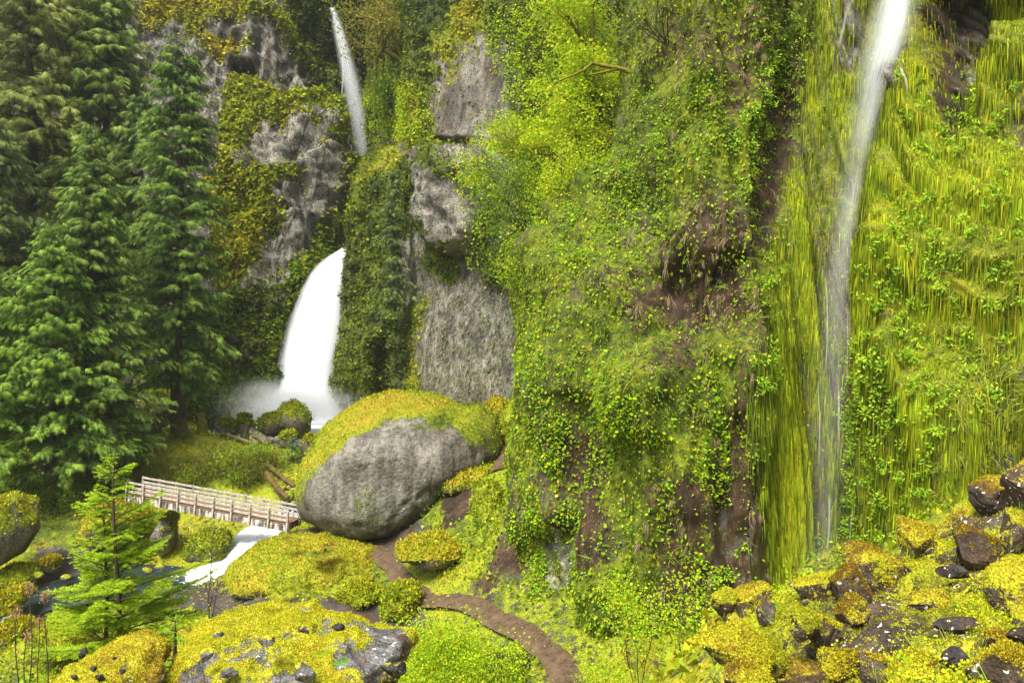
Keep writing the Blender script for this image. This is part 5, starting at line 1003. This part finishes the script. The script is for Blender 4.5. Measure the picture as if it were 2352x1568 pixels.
for k, (x, y) in enumerate(spots):
    b = on_ground(x, y, 40); j = 2 if rng.random() < .22 else int(rng.integers(0, 2)); sc_ = rng.uniform(.7, 1.25)
    lb = ('fresh green shrub in the thicket behind the footbridge' if j == 2 else 'olive twiggy shrub in the thicket behind the footbridge') if x > 255 and y < 1140 else ('green leafy shrub on the left bank below the cedars' if j == 2 else 'olive twiggy shrub on the left bank below the cedars')
    if k < 3 : o = protos[k]; o.location = b; o['label'] = 'fresh green shrub in the thicket behind the footbridge' if k == 2 else 'olive twiggy shrub in the thicket behind the footbridge'
    else: clone(protos[j], b, rng.uniform(0, 6.28), sc_, lb)
# ferns
def fern(name, label, base, seed, n, L, cols, group='ferns'):
    rs = np.random.default_rng(seed); t = thing(name, label, 'fern', tuple(base), group); T = Tubes()
    for k in range(n):
        a = k / n * 6.283 + rs.uniform(-.3, .3); od = np.array([np.cos(a), np.sin(a), 0]); sd = np.array([-od[1], od[0], 0]); l_ = L * rs.uniform(.7, 1.1); s_ = np.linspace(0, 1, 9); S = Scatter()
        pth = od * (l_ * s_ * .8)[:, None] + UPV * (l_ * (.75 * s_ - .7 * s_ ** 2))[:, None]; m = 26; u = np.repeat(np.linspace(.12, 1, m), 2); sg = np.tile([-1, 1], m)[:, None]
        q = np.stack([np.interp(u, s_, pth[:, c]) for c in range(3)], -1); dd = unit(np.stack([np.interp(u, s_, np.gradient(pth[:, c])) for c in range(3)], -1))
        w_ = l_ * .20 * np.sin(np.clip(u * 1.05, 0, 1) ** .7 * np.pi) + .01 * l_
        S.add(*NARROW, q, unit(sd[None] * sg + dd * .35 + DN * .15), np.broadcast_to(UPV, q.shape) + .1 * rv(rs, len(q)), np.stack([w_ * .9, w_], -1), jitter(np.array(cols)[rs.integers(0, len(cols), len(q))], rs, .2)); S.build('frond', M['leaf'], t)
    return t
FG, FR = [(.10,.22,.02), (.15,.30,.02)], [(.22,.28,.02), (.34,.26,.03), (.40,.20,.04)]
fern('sword_fern', 'large sword fern with reddish fronds on the yellow moss mound', P(735, 1278, 31.6), 2401, 15, .85, FR + FG)
fern('sword_fern', 'second sword fern higher up on the yellow moss mound', P(757, 1258, 32.2), 2402, 13, .7, FR)
fern('sword_fern', 'small brown fern near the top of the yellow moss mound', P(660, 1240, 32.4), 2403, 12, .5, FR)
fern('sword_fern', 'green fern beside the left bank shrubs', P(95, 1255, 36.0), 2404, 12, .7, FR)
fern('small_fern', 'little bright fern on the face of the large foreground boulder', P(735, 1505, 9.75), 2405, 7, .17, [(.30,.42,.02)])
fern('small_fern', 'lower green fern on the face of the large foreground boulder', P(783, 1523, 9.75), 2406, 7, .2, [(.14,.34,.03)])
fern('sword_fern', 'dark fern beside the thin bleached log', P(588, 1030, 51.0), 2407, 12, .8, FG)
fern('sword_fern', 'fern growing at the cliff foot above the path', P(1250, 1440, 25.6), 2408, 11, .55, [(.2,.36,.02)])
fern('sword_fern', 'fern on the moss edge right of the path bend', P(1215, 1385, 26.8), 2409, 11, .5, [(.2,.36,.02)])

# ================================================================== water
def veil_mat(name, streak=(26, 1.4), col=(.93,.95,.97), gain=1.0, soft=.5):
    t = NT(name); uv = t.n('UVMap', uv_map='UVMap').outputs[0]; mp = t.n('Mapping'); mp.inputs['Scale'].default_value = (streak[0], streak[1], 1); t.l(uv, mp.inputs[0])
    n1 = t.noise(mp.outputs[0], 1.0, 4, .65); a = t.n('Attribute', attribute_name='fade').outputs['Fac']
    st = t.mapr(n1, .30, .70, 0.0, 1.0)
    al = t.math('MULTIPLY', a, t.math('ADD', t.math('MULTIPLY', st, 1 - soft), soft)); al = t.math('MULTIPLY', al, gain, True)
    df = t.n('BsdfDiffuse'); df.inputs[0].default_value = (*col, 1); tl = t.n('BsdfTranslucent'); tl.inputs[0].default_value = (*col, 1)
    m1 = t.n('MixShader'); m1.inputs[0].default_value = .4; t.l(df.outputs[0], m1.inputs[1]); t.l(tl.outputs[0], m1.inputs[2])
    tp = t.n('BsdfTransparent'); m2 = t.n('MixShader'); t.l(al, m2.inputs[0]); t.l(tp.outputs[0], m2.inputs[1]); t.l(m1.outputs[0], m2.inputs[2]); return t.done(m2.outputs[0])
def veil(name, ctrl, step, mat, fade, parent, amp=.1, seed=1):
    G = loft(ctrl, step); nv, nu = G.shape[:2]; n = grid_normals(G); V = G.reshape(-1, 3); u, v = np.meshgrid(np.linspace(0, 1, nu), np.linspace(0, 1, nv)); u, v = u.ravel(), v.ravel()
    V = V + n.reshape(-1, 3) * (amp * fbm(np.stack([u * 9, v * 2.5, 0 * u + seed], -1), seed, 3))[:, None]; f = np.clip(fade(u, v), 0, 1)
    L = float(np.linalg.norm(G[0, nu // 2] - G[-1, nu // 2]))
    b = V.copy(); o = mesh(name, V, grid_faces(nv, nu), mat, parent, {'fade': np.stack([f, f, f, f], -1)}, True, np.stack([u + seed * .37, v * L / 10 + seed * .61], -1)); return o
M['silk'] = veil_mat('silky_water', (22, 1.2), soft=.75)
M['skirt'] = veil_mat('foam_skirt', (5, 2.5), soft=.75)
M['wisp'] = veil_mat('wispy_water', (34, 1.0), soft=.1)
M['thread'] = veil_mat('thin_water', (14, .8), soft=.35)
edge_ = lambda u, a=.12, b=.12: sstep(0, a, u) * sstep(1, 1 - b, u)
# lower fall
lf = thing('plunge_waterfall', 'broad white waterfall pouring into the pool', 'waterfall')
rows = [(570,786,798,75.5),(585,762,797,75),(602,738,793,74.4),(640,708,789,73.4),(700,682,785,72.2),(760,664,781,71.2),(830,646,776,70.2),(880,630,774,69.4),(925,600,782,68.4),(972,545,810,67.2)]
for k in range(4):
    g = 1 + .10 * (k - 1.0); off = (1.5 - k) * .45 - 1.3
    ctrl = [[((a + b) / 2 + (x - .5) * (b - a) * g, r, Y + off - 1.6 * math.sin(x * math.pi) * (r - 560) / 400) for x in (0, .25, .5, .75, 1)] for r, a, b, Y in rows]
    veil('water_sheet', ctrl, .3, M['silk'], (lambda u, v: 1.25 * edge_(u, .10, .10) * sstep(0, .02, v)) if k < 2 else (lambda u, v: .9 * edge_(u, .3, .3) * sstep(0, .05, v)), lf, .15, 3 + k)
# skirts of foam thrown outward where the fall strikes
for k, (pts, w_) in enumerate([([(640,870,68.0),(596,908,66.2),(540,942,64.8),(485,966,63.8)], 70), ([(650,890,67.8),(620,925,66.4),(575,955,65.0),(530,974,64.0)], 56), ([(770,890,69.0),(785,925,67.4),(810,955,66.0),(840,972,65.0)], 50), ([(700,890,68.0),(690,925,66.2),(670,955,64.8),(650,976,64.0)], 110)]):
    ctrl = [[(x + (s_ - .5) * w_ * (1 + .5 * i), y + abs(s_ - .5) * 16, Y + .8 * abs(s_ - .5)) for s_ in (0, .25, .5, .75, 1)] for i, (x, y, Y) in enumerate(pts)]
    veil('spray_skirt', ctrl, .3, M['skirt'], lambda u, v: 1.1 * edge_(u, .45, .45) * sstep(0, .25, v) * (1 - .5 * v), lf, .25, 70 + k)
# upper fall
uf = thing('slender_waterfall', 'slender white waterfall slipping down the dark gully above', 'waterfall')
rows = [(18,757,768,87),(34,764,774,86.5),(60,767,785,86),(120,779,803,85),(200,793,824,84),(270,806,840,83.4),(340,818,853,83),(395,818,858,82.6)]
for k in range(3):
    g = 1.3 + .25 * (k - .5)
    ctrl = [[((a + b) / 2 + (x - .5) * (b - a) * g, r, Y + .3 * (1 - k) - .5 * math.sin(x * math.pi)) for x in (0, .3, .7, 1)] for r, a, b, Y in rows]
    veil('water_sheet', ctrl, .3, M['wisp'] if k == 0 else M['thread'], lambda u, v, k=k: (.62 if k == 0 else .45) * edge_(u, .45, .4) * (1 - .6 * v), uf, .12, 13 + k)
for k, (pts, w_, Y) in enumerate([([(783,110),(788,170),(784,240),(790,300)], 4, 85.2), ([(800,300),(798,350),(808,380),(818,410)], 9, 82.6), ([(786,290),(783,330),(796,380)], 4, 83), ([(806,330),(810,370),(820,405)], 6, 82.6)]):
    ctrl = [[(x + s_ * w_, y, Y) for s_ in (-.5, 0, .5)] for x, y in pts]; veil('water_strand', ctrl, .25, M['thread'], lambda u, v: .7 * edge_(u, .4, .4) * sstep(0, .1, v) * sstep(1, .9, v), uf, .05, 23 + k)
# thin fall down the mossy wall
tf = thing('veil_waterfall', 'thin misty waterfall trailing down the bright mossy wall', 'waterfall')
def rdep(px): return float(np.interp(px, RX, RYb))
rows = [(-70,2035,2118,24.0),(0,2018,2102,23.7),(80,1996,2090,23.4),(160,1975,2062,23.2),(240,1960,2034,23.2),(330,1940,2010,23.3),(420,1926,1992,23.6),(520,1908,1974,23.4),(640,1888,1962,23.2),(780,1872,1958,23.1),(950,1860,1956,23.0),(1120,1850,1952,22.9),(1345,1820,1940,22.8)]
for k in range(5):
    g = [.65, .9, 1.15, 1.5, .45][k]; sh = [6, 0, -6, 0, 14][k]
    ctrl = [[((a + b) / 2 + sh * (1 - i / 12) + (x - .5) * (b - a) * g, r, Y - .35 + .12 * k) for x in (0, .3, .7, 1)] for i, (r, a, b, Y) in enumerate(rows)]
    st = [1.0, .85, .6, .42, 1.0][k]
    veil('water_sheet', ctrl, (.25, .12), M['wisp'] if k != 3 else M['thread'], lambda u, v, st=st: st * edge_(u, .4, .4) * (np.interp(v, [0, .12, .25, .42, .6, .8, 1], [.8, .72, .40, .17, .07, .04, .035])), tf, .06, 31 + k)
for k, (pts, w_) in enumerate([([(1925,880),(1927,960),(1923,1060)], 3.5), ([(1960,1040),(1964,1110),(1962,1200)], 3), ([(1898,640),(1900,760),(1896,860)], 3), ([(1945,700),(1947,800),(1945,900)], 3), ([(1905,1130),(1903,1230),(1890,1330)], 6), ([(1955,1180),(1950,1260),(1930,1335)], 5), ([(1878,870),(1882,960),(1880,1080)], 3), ([(2062,150),(2080,180),(2084,250)], 6), ([(1945,20),(1938,60),(1925,110)], 8)]):
    ctrl = [[(x + s_ * w_, y, rdep(x) - .35 + (2.6 if y < 300 else .9 if y < 700 else .35)) for s_ in (-.5, 0, .5)] for x, y in pts]; veil('water_strand', ctrl, (.2, .05), M['thread'], lambda u, v: .75 * edge_(u, .4, .4) * sstep(0, .15, v) * sstep(1, .8, v), tf, .03, 51 + k)

# pool and stream
def water_mat(name, foam):
    t = NT(name); co = t.co(); a = t.n('Attribute', attribute_name='fade').outputs['Fac']
    st = t.n('Mapping'); st.inputs['Scale'].default_value = (.35, 1.6, 1); t.l(co, st.inputs[0]); n1 = t.noise(st.outputs[0], 2.2, 4, .6)
    f = t.mapr(t.math('ADD', a, t.math('MULTIPLY', t.math('SUBTRACT', n1, .5), foam)), .35, .75, smooth=True)
    c = t.mix(f, (.012,.034,.034), (.88,.92,.93)); p = t.n('BsdfPrincipled'); t.l(c, p.inputs['Base Color']); t.l(t.mapr(f, 0, 1, .12, .8), p.inputs['Roughness'])
    b = t.n('Bump'); b.inputs['Strength'].default_value = .35; b.inputs['Distance'].default_value = .08; t.l(n1, b.inputs['Height']); t.l(b.outputs[0], p.inputs['Normal']); return t.done(p.outputs[0])
M['pool'] = water_mat('pool_water', .9)
PZ = .28; xs = np.linspace(-24, -10, 90); ys = np.linspace(55.5, 75, 80); X_, Y_ = np.meshgrid(xs, ys); G = np.stack([X_, Y_, np.full(X_.shape, PZ)], -1); V = G.reshape(-1, 3); px, py = proj(V)
fc = P(700, 960, 68)[:2]; dd = np.hypot((V[:, 0] - fc[0]) * .75, V[:, 1] - fc[1]); fo = sstep(8.2, 4.0, dd + 1.5 * fbm(V * .35, 81, 3)); V[:, 2] += .10 * fbm(V * .6, 83, 3) * fo + .02 * fbm(V * 1.5, 85, 2)
o = mesh('pool_water', V, grid_faces(*G.shape[:2]), M['pool'], None, {'fade': np.stack([fo] * 4, -1)}); o['kind'] = 'structure'
SR = [[(690,1120,46.5),(700,1130,46)], [(655,1150,44.6),(690,1160,44.2)], [(610,1190,42.4),(690,1195,42)], [(560,1208,41.6),(680,1200,41.4)], [(535,1232,40.2),(648,1222,40.2)], [(524,1262,38.6),(604,1240,39.0)], [(498,1288,37.6),(548,1275,37.7)], [(446,1298,37.1),(526,1312,36.6)], [(408,1312,36.7),(504,1338,35.5)], [(345,1322,36.5),(425,1350,35.2)]]
ctrl = [[tuple(np.array(l) * (1 - s_) + np.array(r) * s_) for s_ in (0, .33, .67, 1)] for l, r in SR]
def stream(name, ctrl, fade, seed, amp):
    G = loft(ctrl, .14); nv, nu = G.shape[:2]; V = G.reshape(-1, 3); u, v = np.meshgrid(np.linspace(0, 1, nu), np.linspace(0, 1, nv)); u, v = u.ravel(), v.ravel()
    fd = np.clip(fade(u, v), 0, 1); V[:, 2] += amp * (.3 + fd) * fbm(np.stack([u * 5, v * 14, 0 * u], -1), seed, 4) - .12 * (np.abs(u - .5) * 2) ** 4
    o = mesh(name, V, grid_faces(nv, nu), M['stream'], None, {'fade': np.stack([fd] * 4, -1)}, True, np.stack([u, v * 6], -1)); o['kind'] = 'structure'; return o
def stream_mat():
    t = NT('stream_water'); uv = t.n('UVMap', uv_map='UVMap').outputs[0]; mp = t.n('Mapping'); mp.inputs['Scale'].default_value = (7, 2.0, 1); t.l(uv, mp.inputs[0]); n1 = t.noise(mp.outputs[0], 1.0, 4, .65, .4)
    a = t.n('Attribute', attribute_name='fade').outputs['Fac']; f = t.mapr(t.math('ADD', a, t.math('MULTIPLY', t.math('SUBTRACT', n1, .5), 1.3)), .30, .75, smooth=True)
    c = t.mix(f, (.02,.03,.03), (.88,.91,.93)); p = t.n('BsdfPrincipled'); t.l(c, p.inputs['Base Color']); t.l(t.mapr(f, 0, 1, .1, .8), p.inputs['Roughness'])
    b = t.n('Bump'); b.inputs['Strength'].default_value = .4; b.inputs['Distance'].default_value = .06; t.l(n1, b.inputs['Height']); t.l(b.outputs[0], p.inputs['Normal']); return t.done(p.outputs[0])
M['stream'] = stream_mat()
stream('cascade', ctrl, lambda u, v: np.interp(v, [0, .2, .35, .5, .85, .95, 1], [.2, .3, .75, .95, .95, .5, .1]) - .35 * sstep(.82, 1, np.abs(u - .5) * 2) + 0 * u, 91, .10)
SR = [[(425,1296,37.2),(425,1350,35.2)], [(345,1290,38.2),(345,1358,35.2)], [(250,1300,38.2),(260,1370,35.0)], [(150,1320,37.4),(160,1385,34.8)], [(60,1350,36.8),(90,1405,34.4)], [(-10,1400,35.0),(50,1470,32.0)], [(-90,1480,32.6),(30,1560,28.6)], [(-220,1580,30),(-40,1660,26.5)]]
ctrl = [[tuple(np.array(l) * (1 - s_) + np.array(r) * s_) for s_ in (0, .33, .67, 1)] for l, r in SR]
stream('stream', ctrl, lambda u, v: np.interp(v, [0, .15, .3, .5, .62, .72, .85, 1], [.35, .1, .0, .15, .45, .2, .75, .6]) + 0 * u, 95, .06)
# small dark pool below the path
M['puddle'] = plain_mat('dark_water', [(.3, (.012,.010,.006)), (.7, (.03,.026,.016))], 2, rough=.08, bump=.08, spec=.5)
tt = np.linspace(0, 2*np.pi, 28, endpoint=False); c0 = P(1195, 1535, 23.4); r_ = 1 + .15 * np.sin(tt * 3); V = np.stack([c0[0] + 1.1 * r_ * np.cos(tt), c0[1] + 1.25 * r_ * np.sin(tt), np.full(28, c0[2])], -1); V = np.concatenate([V, [c0]])
o = mesh('puddle_water', V, np.array([[k, (k + 1) % 28, 28] for k in range(28)]), M['puddle'], None, {'fade': np.zeros((29, 4))}); o['kind'] = 'structure'
# spray at the foot of the lower fall
t = NT('spray'); co = t.n('TexCoord').outputs['Object']; ln = t.n('VectorMath', operation='LENGTH'); t.l(co, ln.inputs[0]); d = t.mapr(ln.outputs['Value'], 0, 1, 1, 0, True)
d = t.math('MULTIPLY', t.math('POWER', d, 1.4), t.mapr(t.noise(co, 1.6, 2, .5), .3, .7, .45, 1.3)); pv = t.n('VolumePrincipled'); pv.inputs['Color'].default_value = (.97,.98,.99,1); pv.inputs['Anisotropy'].default_value = 0.0
t.l(t.math('MULTIPLY', d, .95), pv.inputs['Density']); M['spray'] = t.done(None, pv.outputs[0])
D_, F_ = ico(3)
for nm, lb, c, s3 in [('spray', 'white spray drifting at the foot of the lower waterfall', P(628, 932, 64.8), (8.6, 3.0, 2.8))]:
    o = mesh(nm, D_, F_, M['spray']); o.location = c; o.scale = s3; tag(o, lb, 'spray', kind='stuff')

# ================================================================== real size: one unit so far is 1.4 m
K = 1.4
bpy.context.view_layer.update()
_done = set()
for o in bpy.data.objects:
    o.location = o.location * K
    if o.type == 'MESH' and o.data.name not in _done and o.name.split('.')[0] != 'spray':
        _done.add(o.data.name); o.data.transform(Matrix.Scale(K, 4))
    elif o.name.split('.')[0] == 'spray': o.scale = o.scale * K

# thin damp air filling the gorge
t = NT('gorge_air'); pv = t.n('VolumePrincipled'); pv.inputs['Color'].default_value = (.93, .96, 1, 1); pv.inputs['Density'].default_value = .00018; pv.inputs['Anisotropy'].default_value = .2
bm = bmesh.new(); bmesh.ops.create_cube(bm, size=1); me = bpy.data.meshes.new('haze'); bm.to_mesh(me); bm.free(); me.materials.append(t.done(None, pv.outputs[0]))
o = link(bpy.data.objects.new('haze', me)); o.location = (-10, 65, 36); o.scale = (150, 190, 92); tag(o, 'thin damp haze filling the gorge', 'haze', kind='stuff')
